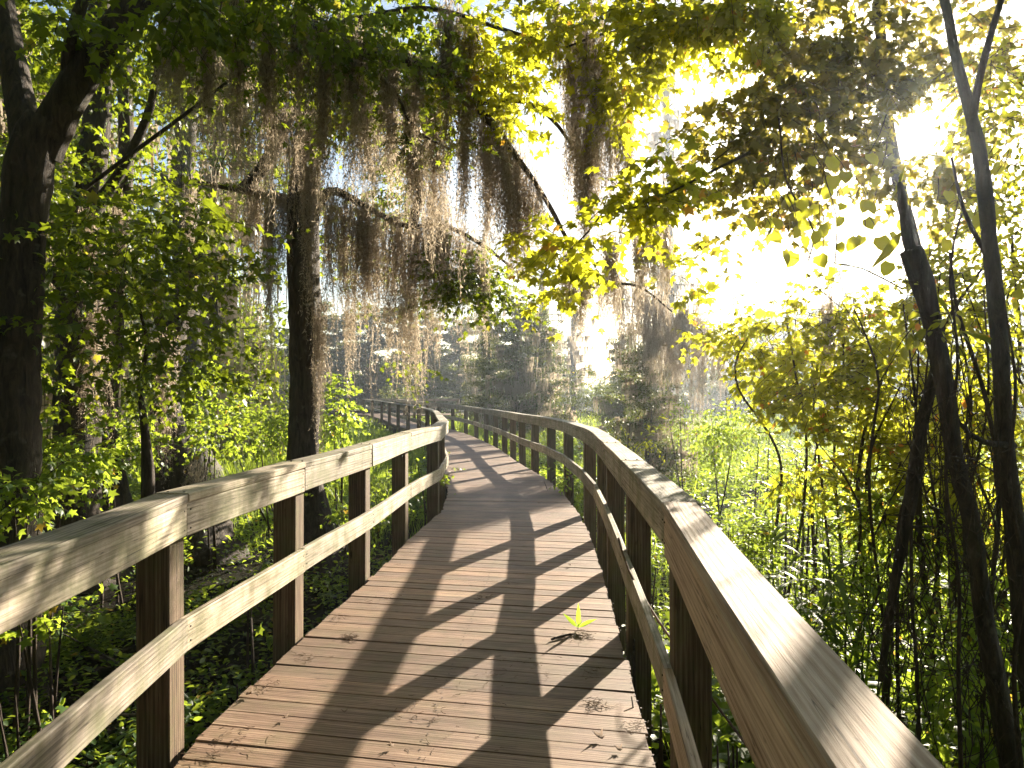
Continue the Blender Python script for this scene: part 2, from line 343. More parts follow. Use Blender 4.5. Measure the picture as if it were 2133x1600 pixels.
RH = 1.07
def railing(P, side, label, ids, lowz=None, cap_mat=None, rail_mat=None, rail_drop=None, capw=0.145, skip=()):
    """side +1: posts lie right of the line, -1: left.  P = inner face of cap"""
    t = thing('wooden_railing', label, 'railing', 'boardwalk railings')
    Q = np.asarray(P, float)
    s = side
    def rng_(a, b): return (a, b) if s > 0 else (-b, -a)
    capm = cap_mat or (lambda k: M['rail'])
    railm = rail_mat or (lambda k: M['rail'])
    a, b_ = rng_(-0.005, capw)
    cw = [(a, b_)] * (len(Q) - 1)
    if s > 0 and len(Q) > 20: cw = [(a, 0.128)] * 2 + cw[2:]
    add_boards(t, 'cap_board', capm, Q, a, b_, RH - 0.038, RH, ch=0.005, widths=cw)
    # top rail plank below the cap
    a, b_ = rng_(0.0, 0.038)
    dz = rail_drop or (lambda k: 0.14)
    for k in range(len(Q) - 1):
        add_boards(t, 'top_rail', railm(k), Q[k:k + 2], a, b_, RH - 0.040 - dz(k), RH - 0.040)
    lz = lowz or (lambda y: 0.54)
    zo = np.array([lz(q[1]) for q in Q]) - 0.54
    add_boards(t, 'lower_rail', railm, Q, a, b_, 0.40, 0.54, zoff=zo)
    for k in range(len(Q)):
        if k in skip: continue
        d = norm(Q[min(k + 1, len(Q) - 1)] - Q[max(k - 1, 0)]); nn = np.array([d[1], -d[0]]) * s
        c = Q[k] + nn * (0.039 + 0.071)
        z = deck_z(c[1]); ang = math.atan2(d[1], d[0])
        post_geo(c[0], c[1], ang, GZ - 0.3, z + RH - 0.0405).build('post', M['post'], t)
        if c[1] > 8: continue
        # bolts / nails in the rail boards
        for zz in (RH - 0.07, RH - 0.15, 0.50 + zo[k], 0.44 + zo[k]):
            for e in (-0.03, 0.03):
                gg = Geo(); pc = Q[k] + d * e - nn * 0.003
                th = np.linspace(0, 2 * np.pi, 6, endpoint=False)
                V = np.array([[pc[0] + d[0] * 0.004 * math.cos(q), pc[1] + d[1] * 0.004 * math.cos(q), z + zz + 0.004 * math.sin(q)] for q in th])
                V2 = V + np.array([nn[0], nn[1], 0]) * 0.008
                gg.add(np.vstack([V, V2]), [np.arange(6)[None, :], np.array([[q, (q + 1) % 6, 6 + (q + 1) % 6, 6 + q] for q in range(6)])])
                gg.build('nail', M['nail'], t)
        for e in (0.03, 0.10):
            gg = Geo(); pc = Q[k] + d * 0.035 + nn * e; th = np.linspace(0, 2 * np.pi, 7, endpoint=False)
            V = np.array([[pc[0] + 0.0055 * math.cos(q), pc[1] + 0.0055 * math.sin(q), z + RH + 0.0045] for q in th]); V2 = V - np.array([0, 0, 0.012])
            gg.add(np.vstack([V, V2]), [np.arange(7)[None, :], np.array([[7 + q, 7 + (q + 1) % 7, (q + 1) % 7, q] for q in range(7)])]); gg.build('nail', M['nail'], t)
    return t

low_r = lambda y: np.interp(y, [0, 3.0, 4.5, 6.0, 8], [0.41, 0.43, 0.50, 0.55, 0.55])
railing(RIGHT, 1, 'long curving right-hand wooden railing with one pale new cap board nearest the viewer', None, lowz=low_r,
        cap_mat=lambda k: M['newboard'] if k < 2 else M['rail'], rail_mat=lambda k: M['newboard'] if k < 2 else M['rail'],
        rail_drop=lambda k: 0.165 if k < 2 else 0.13)
railing(LEFT, -1, 'left-hand wooden railing of grey boards with sunlit inner faces and greenish stains', None)

# deck planks: shared boundary lines, angle easing from skewed to square across the path
g = Geo()
R_in = RIGHT.copy(); L_in = LEFT.copy()
def edge_at(P, y): return np.interp(y, P[:, 1], P[:, 0])
def cen(y): return 0.5 * (edge_at(R_in, y) + edge_at(L_in, y))
ys = [0.0]; 
while ys[-1] < 49: 
    sl = (cen(ys[-1] + 0.5) - cen(ys[-1] - 0.5)); ys.append(ys[-1] + 0.1455 / math.sqrt(1 + sl * sl) * (1 if ys[-1] < 20 else 1))
def plank_ang(y):
    sl = math.atan(cen(y + 1.5) - cen(y - 1.5)) / 1 if False else math.atan((cen(y + 1.5) - cen(y - 1.5)) / 3)
    wgt = min(1, max(0, (y - 6.5) / 8)); return math.radians(11.0) * (1 - wgt) + sl * wgt
def hit(P, c, a, sgn, off):
    """walk from centre c along plank direction until the edge polyline"""
    dx, dy = math.cos(a) * sgn, -math.sin(a) * sgn; t = 0.85
    for _ in range(8):
        x = c[0] + dx * t; y = c[1] + dy * t; e = edge_at(P, y) + off
        t += (e - x) / dx * 0.9
    return t
B = []
for y in ys:
    a = plank_ang(y); c = (cen(y), y)
    B.append((c, a, hit(L_in, c, a, -1, +0.0), hit(R_in, c, a, 1, -0.02)))
for k in range(len(B) - 1):
    (c0, a0, l0, r0), (c1, a1, l1, r1) = B[k], B[k + 1]
    rag = rng.normal(0, 0.006, 2); gp = 0.0034 + abs(rng.normal(0, 0.0024))
    n = 9 if ys[k] < 12 else 3
    ts = np.linspace(-1, 1, n)
    A = []; 
    for (c, a, l, r) in ((c0, a0, l0 + rag[0], r0 + rag[1]), (c1, a1, l1 + rag[0], r1 + rag[1])):
        tt = np.where(ts < 0, ts * l, ts * r); A.append(np.stack([c[0] + np.cos(a) * tt, c[1] - np.sin(a) * tt], 1))
    d = norm(A[1] - A[0]); e0 = A[0] + d * gp; e1 = A[1] - d * gp
    jz = rng.normal(0, 0.001); cup = -abs(rng.normal(0, 0.0003)); bow = rng.normal(0, 0.0015) * ts ** 2
    zt = deck_z(0.5 * (e0 + e1)[:, 1]) + jz + bow
    if ys[k] < 14:
        prof = [(0.0, -0.037), (0.0, -0.0010), (0.006, 0.0), (0.35, cup), (0.65, cup), (0.994, 0.0), (1.0, -0.0010), (1.0, -0.037)]
    else:
        prof = [(0.0, -0.037), (0.0, -0.003), (0.04, 0.0), (0.96, 0.0), (1.0, -0.003), (1.0, -0.037)]
    m_ = len(prof); V = np.zeros((n, m_, 3))
    for q, (s_, z_) in enumerate(prof):
        V[:, q, :2] = e0 * (1 - s_) + e1 * s_; V[:, q, 2] = zt + z_
    V[:, :, :2] += (rng.normal(0, 0.0007, (n, 1, 2)) if ys[k] < 12 else 0)
    i = np.arange(n - 1)[:, None] * m_; j = np.arange(m_)[None, :]; j2 = (j + 1) % m_
    f = np.stack([i + j, i + m_ + j, i + m_ + j2, i + j2], -1).reshape(-1, 4)
    u = (ts * 1.0 + rng.random() * 60)[:, None] + np.zeros((1, m_)); v = np.array([p[0] * 0.14 + (0.0 if p[1] > -0.03 else 0.03 * (1 if p[0] > .5 else -1)) for p in prof])[None, :] + np.zeros((n, 1)) + rng.random() * 9
    g.add(V.reshape(-1, 3), [f, np.arange(m_)[None, :], ((n - 1) * m_ + np.arange(m_))[None, ::-1]], np.stack([u, v], -1).reshape(-1, 2), float(np.clip(rng.normal(0.5, 0.2), 0, 1)))
    if ys[k] < 9:   # nail heads
        for tpos in (-0.93, -0.02, 0.93):
            for s_ in (0.25, 0.75):
                q = int((tpos + 1) / 2 * (n - 1) + 0.5); pc = e0[q] * (1 - s_) + e1[q] * s_ + rng.normal(0, 0.006, 2)
                th = np.linspace(0, 2 * np.pi, 6, endpoint=False); rr = 0.0055
                V = np.stack([pc[0] + rr * np.cos(th), pc[1] + rr * np.sin(th), np.full(6, zt[q] + 0.0025)], 1)
                g.add(V, np.arange(6)[None, :], None, 0.5, 1)
deck = tag(g.build('boardwalk_path', [M['deck'], M['nail']]), kind='structure')
g = Geo()
for off0, off1 in ((0.06, 0.10), (0.86, 0.90), (1.6, 1.64)):
    P = np.stack([np.interp(np.linspace(0, 49, 40), LEFT[:, 1], LEFT[:, 0]) + off0, np.linspace(0, 49, 40)], 1)
    for k, V, f, uv, tv in boards(None, P, 0, 0.04, -0.23, -0.04): g.add(V.reshape(-1, 3), f, uv, tv)
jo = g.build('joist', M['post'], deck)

# overlook rail across the far end of the walk
FR = np.array([(-10.9, 52.2), (-9.2, 52.1), (-7.4, 52.0), (-5.6, 51.9), (-3.9, 51.8)])
railing(FR, -1, 'distant railing of the overlook across the far end of the boardwalk', None)
g = Geo()
for k in range(56):
    x0 = -11.4 + k * 0.143; y0, y1, z1 = 49.2, 52.1, deck_z(52.0); z0 = z1 - 0.04
    V = np.array([(x0, y0, z0), (x0 + .137, y0, z0), (x0 + .137, y1, z0), (x0, y1, z0), (x0, y0, z1), (x0 + .137, y0, z1), (x0 + .137, y1, z1), (x0, y1, z1)]) - np.array([0, 0, .003])
    g.add(V, np.array([[0, 3, 2, 1], [4, 5, 6, 7], [0, 1, 5, 4], [1, 2, 6, 5], [2, 3, 7, 6], [3, 0, 4, 7]]), V[:, [1, 0]] + rng.random() * 9, rng.uniform(.3, .7))
tag(g.build('overlook_path', M['deck']), kind='structure')

# ------------------------------------------------------------------ foliage toolkit
def tmpl(outline, centre=None, faces=None):
    return np.array(outline, float), faces
_o = [(0, 0.02, 0), (0.36, 0.06, -0.05), (0.25, 0.27, 0.0), (0.52, 0.60, -0.10), (0.18, 0.58, -0.02), (0, 1.0, -0.14), (-0.18, 0.58, -0.02), (-0.52, 0.60, -0.10), (-0.25, 0.27, 0.0), (-0.36, 0.06, -0.05)]
T_MAPLE = (np.array(_o + [(0, 0.36, 0.05)]), np.array([[k, (k + 1) % 10, 10] for k in range(10)]))
T_OVAL = (np.array([(0, 0, 0), (0.24, 0.28, 0.05), (0.22, 0.65, 0.03), (0, 1, -0.1), (-0.22, 0.65, 0.03), (-0.24, 0.28, 0.05)]), np.array([[0, 1, 2, 3], [0, 3, 4, 5]]))
T_HEART = (np.array([(0, 0.05, 0), (0.3, 0, 0.04), (0.48, 0.35, 0.05), (0.3, 0.75, 0.02), (0, 1, -0.08), (-0.3, 0.75, 0.02), (-0.48, 0.35, 0.05), (-0.3, 0, 0.04)]), np.array([[0, 1, 2, 3], [0, 3, 4, 5], [0, 5, 6, 7]]))
T_QUAD = (np.array([(0, 0, 0), (0.3, 0.45, 0.06), (0, 1, -0.05), (-0.3, 0.45, 0.06)]), np.array([[0, 1, 2, 3]]))
T_LANCE = (np.array([(0, 0, 0), (0.10, 0.3, 0.03), (0.09, 0.6, 0.02), (0, 1, -0.12), (-0.09, 0.6, 0.02), (-0.10, 0.3, 0.03)]), np.array([[0, 1, 2, 3], [0, 3, 4, 5]]))
T_NEEDLE = (np.array([(-0.05, 0, 0), (0.05, 0, 0), (0.09, 0.6, -0.03), (0, 1, -0.1), (-0.09, 0.6, -0.03)]), np.array([[0, 1, 2, 3, 4]]))

def leaves(g, pos, axis, nrm_, size, T, tint, mi=0):
    if len(pos) == 0: return
    V, Fc = T; a = norm(axis); n = norm(nrm_ - a * np.sum(nrm_ * a, 1, keepdims=True)); s_ = np.cross(a, n)
    size = np.broadcast_to(size, (len(pos),))[:, None, None]
    curl = rng.uniform(0.2, 1.9, (len(pos), 1, 1))
    W = pos[:, None, :] + size * (V[None, :, 0:1] * s_[:, None, :] + V[None, :, 1:2] * a[:, None, :] + V[None, :, 2:3] * curl * n[:, None, :])
    k = len(V); f = (Fc[None] + (np.arange(len(pos)) * k)[:, None, None]).reshape(-1, Fc.shape[1])
    g.add(W.reshape(-1, 3), f, None, np.repeat(tint, k), mi)

_K = rng.normal(0, 1, (6, 3)); _Ph = rng.random(6) * 6
def fbm(p, f=1.0):
    r = 0
    for k in range(6): r = r + np.sin((p @ _K[k]) * f * (1 + 0.45 * k) + _Ph[k]) / (1 + 0.35 * k)
    return r / 2.2
SDn = np.array(SD)
def sun_keep(p, seed_noise=1.3, keep=0.04):
    """thin the leaves whose shadow would fall on the open, sunlit part of the boardwalk"""
    ok = np.ones(len(p), bool)
    for zz in (0.0, 0.5, 1.0):
        q = p - SDn * ((p[:, 2:3] - zz) / SDn[2])
        inx = (q[:, 0] > np.interp(q[:, 1], LEFT[:, 1], LEFT[:, 0]) - 0.25) & (q[:, 0] < np.interp(q[:, 1], RIGHT[:, 1], RIGHT[:, 0]) + 0.35)
        iny = (q[:, 1] > 2.2) & (q[:, 1] < 15)
        nz = fbm(np.stack([q[:, 0], q[:, 1] * 0.8, q[:, 0] * 0], 1), 1.7)
        if zz > 0: inx &= q[:, 0] < -0.6
        ok &= ~(inx & iny & ((nz < 0.55) | (q[:, 1] < 8.0)) & (rng.random(len(p)) > keep))
    q = p - SDn * ((p[:, 2:3] - 1.07) / SDn[2]); xr = np.interp(q[:, 1], RIGHT[:, 1], RIGHT[:, 0])
    nz = fbm(np.stack([q[:, 0], q[:, 1] * 1.2, q[:, 0] * 0], 1), 4.0)
    ok &= ~((q[:, 0] > xr - .05) & (q[:, 0] < xr + .22) & (q[:, 1] > .5) & (q[:, 1] < 7) & (nz < .5) & (rng.random(len(p)) > .06))
    d = norm(p - np.array([0, 0, EYE])); ang = np.degrees(np.arccos(np.clip(d @ SDn, -1, 1))); ok &= ~(ang < 1.0 + 1.5 * rng.random(len(p)) + 0.8 * np.sin(p[:, 0] * 9) * np.sin(p[:, 2] * 7))
    return ok

def spray(gl, gt, c, r, n, L=0.45, K=7, size=0.09, T=T_MAPLE, gap=-0.25, gf=3.6, droop=0.25, up=1.0, tint0=0.5, tw=0.0035, flat=0.5, sun=True, mi=0, fill=0.36, spread=0.55):
    """n leafy twigs inside an ellipsoid c, r"""
    c = np.asarray(c, float); r = np.asarray(r, float) * np.ones(3)
    b = norm(rng.normal(0, 1, (n, 3))) * (rng.random((n, 1)) ** fill)
    p0 = c + b * r
    kp = fbm(p0, gf) > gap
    p0 = p0[kp]; b = b[kp]; n = len(p0)
    if n == 0: return
    d = norm(b * 0.7 + rng.normal(0, 0.6, (n, 3)) * np.array([1, 1, flat]) + np.array([0, 0, -0.12]))
    Ls = L * rng.uniform(0.5, 1.3, (n, 1))
    t = (np.arange(K)[None, :] + rng.random((n, K))) / K
    P = p0[:, None] + d[:, None] * (Ls[:, None] * t[..., None]) + np.array([0, 0, -1.0]) * (droop * Ls[:, None] * (t ** 2)[..., None])
    side = norm(np.cross(d, np.array([0, 0, 1.0]))); sg = np.where(np.arange(K) % 2, 1, -1)[None, :, None] * side[:, None]
    sz = size * rng.uniform(0.55, 1.25, (n, K)) * (1 - 0.25 * t)
    ax = d[:, None] * 0.55 + sg * spread + np.array([0, 0, -0.35]) + rng.normal(0, 0.28, (n, K, 3))
    pos = P + sg * sz[..., None] * 0.35
    nr = np.array([0, 0, up]) + rng.normal(0, 0.75, (n, K, 3)) + SDn * 0.3
    tint = np.clip(rng.normal(tint0, 0.22, (n, K)) + 0.15 * fbm(p0, 3.0)[:, None], 0, 0.93)
    au = rng.random((n, K)) < 0.02; tint = np.where(au, 1.0, tint)
    pos = pos.reshape(-1, 3); ok = sun_keep(pos) if sun else np.ones(len(pos), bool)
    leaves(gl, pos[ok], ax.reshape(-1, 3)[ok], nr.reshape(-1, 3)[ok], sz.reshape(-1)[ok], T, tint.reshape(-1)[ok], mi)
    if gt is not None and tw > 0:
        kt = ok.reshape(n, K).mean(1) > 0.3; m = kt.sum()
        if m:
            t3 = np.array([0, 0.35, 0.7, 1.0]); Q = p0[kt][:, None] + d[kt][:, None] * (Ls[kt][:, None] * t3[None, :, None]) + np.array([0, 0, -1.0]) * (droop * Ls[kt][:, None] * (t3 ** 2)[None, :, None])
            tubes(gt, Q, tw)

def tubes(g, Q, r, taper=0.75, mi=0):
    """many 3-sided twigs: Q (m,K,3)"""
    m, K, _ = Q.shape; d = norm(Q[:, -1] - Q[:, 0]); u = norm(np.cross(d, np.array([0.3, 0.2, 0.93]))); v = np.cross(d, u)
    R = (np.broadcast_to(r, (m,))[:, None] * (1 - taper * np.linspace(0, 1, K))[None])[..., None, None]
    th = np.array([0, 2.094, 4.189])
    V = Q[:, :, None] + R * (np.cos(th)[None, None, :, None] * u[:, None, None] + np.sin(th)[None, None, :, None] * v[:, None, None])
    i = (np.arange(m) * K * 3)[:, None, None] + (np.arange(K - 1) * 3)[None, :, None]; j = np.arange(3)[None, None]; j2 = (j + 1) % 3
    f = np.stack([i + j, i + j2, i + 3 + j2, i + 3 + j], -1).reshape(-1, 4)
    g.add(V.reshape(-1, 3), f, None, 0.5, mi)

def moss_clump(top, wx, wy, length, n=110, seg=0.055, wid=0.005, curl=1.0, sprigs=2, tail=0.27):
    g = Geo(); K = max(5, int(length / seg))
    x0 = np.clip(rng.normal(0, 0.42, n), -1, 1); y0 = np.clip(rng.normal(0, 0.42, n), -1, 1)
    lens = length * (rng.random(n) ** tail) * (0.62 + 0.38 * np.exp(-(x0 ** 2 + y0 ** 2) * 2.0)) + 0.05
    # strands gather into a few locks that hang as ropes
    nl = max(2, int(3 + wx / 0.05)); lx = rng.uniform(-1, 1, nl); li = rng.integers(0, nl, n)
    x1 = x0 * 0.35 + lx[li] * 0.65; t = np.linspace(0, 1, K)[None, :]; lens = lens * rng.uniform(0.5, 1.15, nl)[li]
    lx_end = (lx * 0.8)[li]
    P = np.zeros((n, K, 3))
    P[..., 0] = wx * (x0[:, None] * (1 - t) + (x1 * 0.6 + lx_end * 0.4)[:, None] * t)
    P[..., 1] = wy * (y0[:, None] * (1 - 0.4 * t))
    P[..., :2] += np.cumsum(rng.normal(0, 0.0055 * curl, (n, K, 2)), 1) + 0.006 * curl * np.sin(t * lens[:, None] * 22 + rng.random((n, 1)) * 6)[..., None] * rng.normal(0, 1, (n, 1, 2))
    P[..., 2] = -lens[:, None] * t + rng.normal(0, 0.13, (n, 1)) - 0.05
    P += np.asarray(top)
    a = rng.random(n) * np.pi; wv = np.stack([np.cos(a), np.sin(a), 0 * a], 1)[:, None] * (wid * rng.uniform(0.5, 1.2, (n, 1)) * (1.0 - 0.75 * t))[..., None]
    V = np.stack([P - wv, P + wv], 2)
    i = (np.arange(n) * K * 2)[:, None] + (np.arange(K - 1) * 2)[None, :]
    f = np.stack([i, i + 1, i + 3, i + 2], -1).reshape(-1, 4)
    ti = np.repeat(np.clip(rng.normal(0.5, 0.22, n), 0, 0.93), K * 2); g.add(V.reshape(-1, 3), f, None, ti)
    # curly sprigs
    for _ in range(sprigs):
        q = P[:, 1:].reshape(-1, 3); q = q + rng.normal(0, 0.004, q.shape)
        s = rng.normal(0, 0.016 * curl, q.shape); s[:, 2] = -np.abs(rng.normal(0.026, 0.014, len(q)))
        ww = norm(rng.normal(0, 1, q.shape)) * wid * 0.7
        V = np.stack([q - ww * 0.5, q + ww * 0.5, q + s * 0.6 + ww * 0.4 + rng.normal(0, 0.005, q.shape), q + s], 1)
        j = (np.arange(len(q)) * 4)[:, None]
        g.add(V.reshape(-1, 3), np.hstack([j, j + 1, j + 2, j + 3]), None, np.repeat(np.clip(rng.normal(0.55, 0.2, len(q)), 0, 0.93), 4))
    return g

def px(pts):
    """[(x,y,d,width_px)] -> control points for tube()"""
    return np.array([[*at(x, y, d), w_ * 0.5 * d / F] for x, y, d, w_ in pts])

class Tree:
    def __init__(s, name, label, cat='tree', group=None, mat='bark', leaf='maple'):
        s.t = thing(name, label, cat, group); s.mat = mat; s.leafm = leaf; s.gl = Geo(); s.gt = Geo(); s.trunk = Geo(); s.limbs = []
    def tr(s, pts, sides=12, bump=0.06, wob=0.02, flute=0.5, base=True):
        p = px(pts); tube(s.trunk, p, sides=sides, bump=bump, wob=wob, flute=flute if base else 0, base_z=GZ, step=0.1); return s
    def limb(s, pts, sides=8, bump=0.05, wob=0.015, step=0.08):
        g = Geo(); tube(g, px(pts), sides=sides, bump=bump, wob=wob, step=step); s.limbs.append(g); return s
    def blob(s, x, y, d, rx, ry, n, rd=None, **k):
        q = d / F; spray(s.gl, s.gt, at(x, y, d), (rx * q, rd if rd else max(rx, ry) * q * 0.9, ry * q), n, **k); return s
    def done(s):
        if s.trunk.v: s.trunk.build('trunk', M[s.mat], s.t, smooth=True)
        for g in s.limbs: g.build('limb', M[s.mat], s.t, smooth=True)
        if s.gl.v:
            c = s.gl.build('crown', M[s.leafm], s.t)
            if s.gt.v: s.gt.build('twigs', M['twig'], c)
        return s.t

# ------------------------------------------------------------------ near trees on the left
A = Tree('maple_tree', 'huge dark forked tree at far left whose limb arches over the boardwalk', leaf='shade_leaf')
A.tr([(-15, 1560, 5.2, 150), (0, 1350, 5.2, 120), (15, 1050, 5.2, 105), (35, 780, 5.2, 88), (50, 520, 5.2, 84), (72, 330, 5.2, 88), (100, 250, 5.2, 70)], sides=16)
A.limb([(78, 320, 5.2, 80), (120, 235, 5.2, 72), (180, 140, 5.2, 66), (240, 60, 5.25, 58), (300, 5, 5.3, 50), (400, -25, 5.5, 44), (520, 5, 5.8, 40), (660, 60, 6.2, 34), (800, 115, 6.5, 30), (930, 160, 6.8, 27), (1000, 225, 7.0, 24), (1060, 300, 7.1, 15), (1110, 372, 7.2, 11), (1150, 440, 7.3, 10), (1180, 500, 7.3, 8), (1215, 560, 7.35, 8), (1260, 588, 7.4, 7), (1330, 598, 7.5, 5), (1400, 650, 7.6, 3)], sides=12)
A.limb([(70, 340, 5.2, 74), (45, 240, 5.3, 60), (25, 120, 5.4, 52), (8, 0, 5.5, 46), (-10, -100, 5.6, 40)])
A.limb([(150, 190, 5.2, 30), (148, 110, 5.1, 26), (170, 20, 5.0, 24), (200, -60, 5, 18)])
A.limb([(985, 215, 7.0, 14), (1050, 208, 7.0, 9), (1105, 215, 7.0, 8), (1150, 250, 7.0, 8), (1185, 300, 7.0, 7), (1208, 350, 7.0, 6), (1214, 450, 7.0, 3)], sides=6)
A.limb([(175, 395, 5.9, 8), (300, 300, 6.0, 8), (420, 212, 6.1, 7), (530, 130, 6.2, 4)], sides=6)
A.limb([(660, 60, 6.2, 20), (760, 40, 6.4, 14), (900, 20, 6.6, 10), (1050, 60, 6.8, 8), (1200, 110, 6.8, 5)], sides=6)
A.limb([(800, 118, 6.5, 14), (830, 200, 6.6, 9), (870, 270, 6.7, 6), (940, 310, 6.8, 3)], sides=6)
k7 = dict(size=0.105, L=0.4)
for x, y, rx, ry, d, n in ((640, 60, 150, 70, 6.3, 260), (800, 70, 150, 75, 6.4, 280), (950, 90, 120, 60, 6.6, 170), (720, 170, 120, 60, 6.6, 150), (880, 235, 110, 55, 6.6, 130), (930, 300, 60, 30, 6.6, 40),
                           (520, 60, 110, 60, 6.0, 90), (600, 250, 60, 60, 7, 40), (80, 60, 100, 90, 6.5, 90), (230, 90, 100, 90, 7.4, 150), (330, 60, 90, 70, 7.6, 90)):
    A.blob(x, y, d + .5, rx * 1.1, ry * 1.1, int(n * .6), rd=1.1, **k7)
for x, y, rx, ry, d, n in ((250, 180, 200, 120, 11, 260), (420, 80, 200, 110, 11.5, 260), (120, 350, 130, 90, 9.5, 110), (600, 60, 160, 80, 10, 200), (760, 60, 150, 70, 9, 170)):
    A.blob(x, y, d, rx, ry, n, size=0.12, L=0.5, tint0=0.4)
for x, y, rx, ry, d, n in ((330, 20, 90, 40, 4.7, 34), (450, 10, 90, 40, 4.9, 40), (560, 10, 90, 36, 5.2, 36), (680, 50, 90, 40, 5.6, 36), (800, 80, 90, 40, 5.9, 40), (180, 60, 70, 60, 4.8, 24)):
    A.blob(x, y, d, rx, ry, n, rd=.5, size=.1, L=.35, gap=-.5)
for (X_, Y_, Z_, R_, n) in ((-5, 2, 6.5, 2.6, 420), (-2.2, 4.5, 6.6, 2.0, 300), (-4, 7, 7.5, 2.6, 300), (0, 3, 7.0, 2.0, 240), (-7, 5, 5.5, 2.4, 340), (-3, -1, 6.5, 2.6, 340), (1.5, 0, 6.8, 2.4, 280), (-6, -2, 4.5, 2.5, 260), (4, -2.5, 5, 2.6, 260), (-1, -4, 5.5, 2.8, 300)):
    spray(A.gl, A.gt, (X_, Y_, Z_), (R_, R_, 1.1), n, L=0.6, K=8, size=0.16)  # unseen overhead canopy, added to cut skylight and raise contrast
A.done()
A2 = Tree('maple_branches', 'sunlit yellow-green maple branches hanging over the middle of the boardwalk', 'branch', leaf='maple')
A2.limb([(1500, -60, 6.4, 14), (1440, 20, 6.4, 10), (1340, 60, 6.4, 8), (1260, 70, 6.4, 6), (1180, 100, 6.4, 4)], sides=6)
A2.limb([(1560, 320, 5.2, 7), (1480, 360, 5.2, 6), (1400, 400, 5.2, 5), (1330, 430, 5.2, 4), (1250, 440, 5.2, 2.5)], sides=6)
A2.limb([(1260, 440, 5.2, 4), (1230, 480, 5.2, 4), (1210, 500, 5.2, 2.5)], sides=6)
for x, y, rx, ry, d, n in ((1080, 220, 55, 60, 6.9, 42), (1050, 90, 70, 50, 6.7, 50), (1160, 60, 70, 60, 6.5, 60), (1250, 40, 80, 60, 6.2, 80), (1340, 70, 70, 70, 6.2, 80), (1310, 170, 50, 50, 6.3, 40), (1290, 230, 40, 40, 6.5, 20), (1440, 30, 100, 45, 6, 80), (1560, 60, 60, 45, 6, 40), (1550, 20, 100, 40, 5.8, 60), (1480, 90, 20, 40, 6, 8),
                           (1375, 360, 75, 55, 5.2, 24), (1330, 430, 85, 35, 5.2, 20), (1390, 440, 55, 30, 5.2, 8), (1200, 500, 60, 32, 5.2, 18), (1160, 545, 50, 30, 6.0, 14), (1190, 540, 20, 40, 5.3, 7), (1270, 490, 30, 20, 5.3, 6),
                           (1210, 690, 45, 40, 8, 26), (1250, 640, 60, 40, 8, 30), (1400, 580, 75, 35, 7.5, 40), (1430, 560, 50, 40, 7.5, 20), (1330, 540, 40, 35, 7.5, 12), (1150, 600, 50, 25, 7.4, 16), (1100, 470, 30, 18, 7, 6), (970, 130, 60, 60, 6.8, 40), (1090, 500, 30, 15, 7, 5)):
    A2.blob(x, y, d, rx, ry, int(n * (.7 if y < 100 and x > 1200 else 1)), L=0.32, K=7, size=0.12, tint0=0.62, gap=-0.8)
A2.done()
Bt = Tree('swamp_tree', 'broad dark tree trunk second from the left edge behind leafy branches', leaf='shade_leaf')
Bt.tr([(165, 1240, 8.5, 130), (155, 1080, 8.5, 100), (158, 800, 8.5, 88), (170, 600, 8.5, 78), (185, 420, 8.6, 62), (200, 250, 8.8, 52), (212, 50, 9, 44), (220, -120, 9, 38)], sides=16)
Bt.limb([(180, 450, 8.6, 34), (240, 380, 8.4, 24), (300, 250, 8.2, 18), (330, 120, 8, 12)])
Bt.limb([(165, 640, 8.5, 26), (90, 560, 8.2, 18), (20, 520, 8, 10)])
for x, y, rx, ry, d, n in ((120, 420, 120, 60, 6.2, 110), (230, 480, 140, 60, 6.0, 170), (90, 540, 130, 55, 5.6, 150), (330, 560, 130, 50, 5.6, 150), (200, 620, 170, 50, 5.3, 190), (390, 500, 110, 45, 5.8, 90), (470, 480, 70, 30, 5.6, 40), (90, 700, 130, 50, 5.2, 120), (300, 680, 120, 55, 5.5, 130), (400, 640, 70, 50, 5.8, 50),
                           (230, 250, 110, 90, 7.5, 90), (340, 400, 90, 70, 7.5, 70), (60, 250, 80, 80, 7, 70), (350, 200, 60, 80, 8, 50), (130, 820, 120, 50, 5.8, 70), (330, 770, 130, 40, 6.2, 110), (430, 760, 90, 30, 6.4, 50)):
    Bt.blob(x, y, d + 0.9, rx * 1.15, ry * 1.2, int(n * .62), rd=1.5, L=0.42, K=7, size=0.10, gap=-0.3, tint0=0.5)
Bt.done()
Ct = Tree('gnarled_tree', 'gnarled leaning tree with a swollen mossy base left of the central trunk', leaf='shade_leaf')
Ct.tr([(395, 1180, 10, 120), (385, 1040, 10, 95), (372, 950, 10, 78), (350, 850, 10, 56), (352, 720, 10, 46), (380, 610, 10, 38), (415, 530, 10, 24), (440, 440, 10, 14)], sides=14, bump=0.1, wob=0.05, flute=0.8)
Ct.limb([(352, 740, 10, 26), (330, 650, 9.8, 20), (300, 560, 9.6, 12)])
Ct.blob(420, 560, 9.5, 70, 50, 50, size=0.08); Ct.blob(330, 590, 9.5, 70, 50, 50, size=0.08)
Ct.done()
Cb = Tree('swamp_tree', 'dark forked trunk behind the leaves between the two left trees', mat='bark')
Cb.tr([(232, 1190, 9.4, 110), (225, 1000, 9.4, 66), (222, 860, 9.4, 48), (228, 700, 9.4, 42), (250, 520, 9.4, 36), (262, 330, 9.5, 30), (258, 120, 9.6, 26), (262, -100, 9.6, 22)], sides=12, bump=0.08)
Cb.done()
Cs = Tree('sapling', 'thin crooked dark sapling stem in front of the gnarled tree', mat='bark', leaf='shade_leaf')
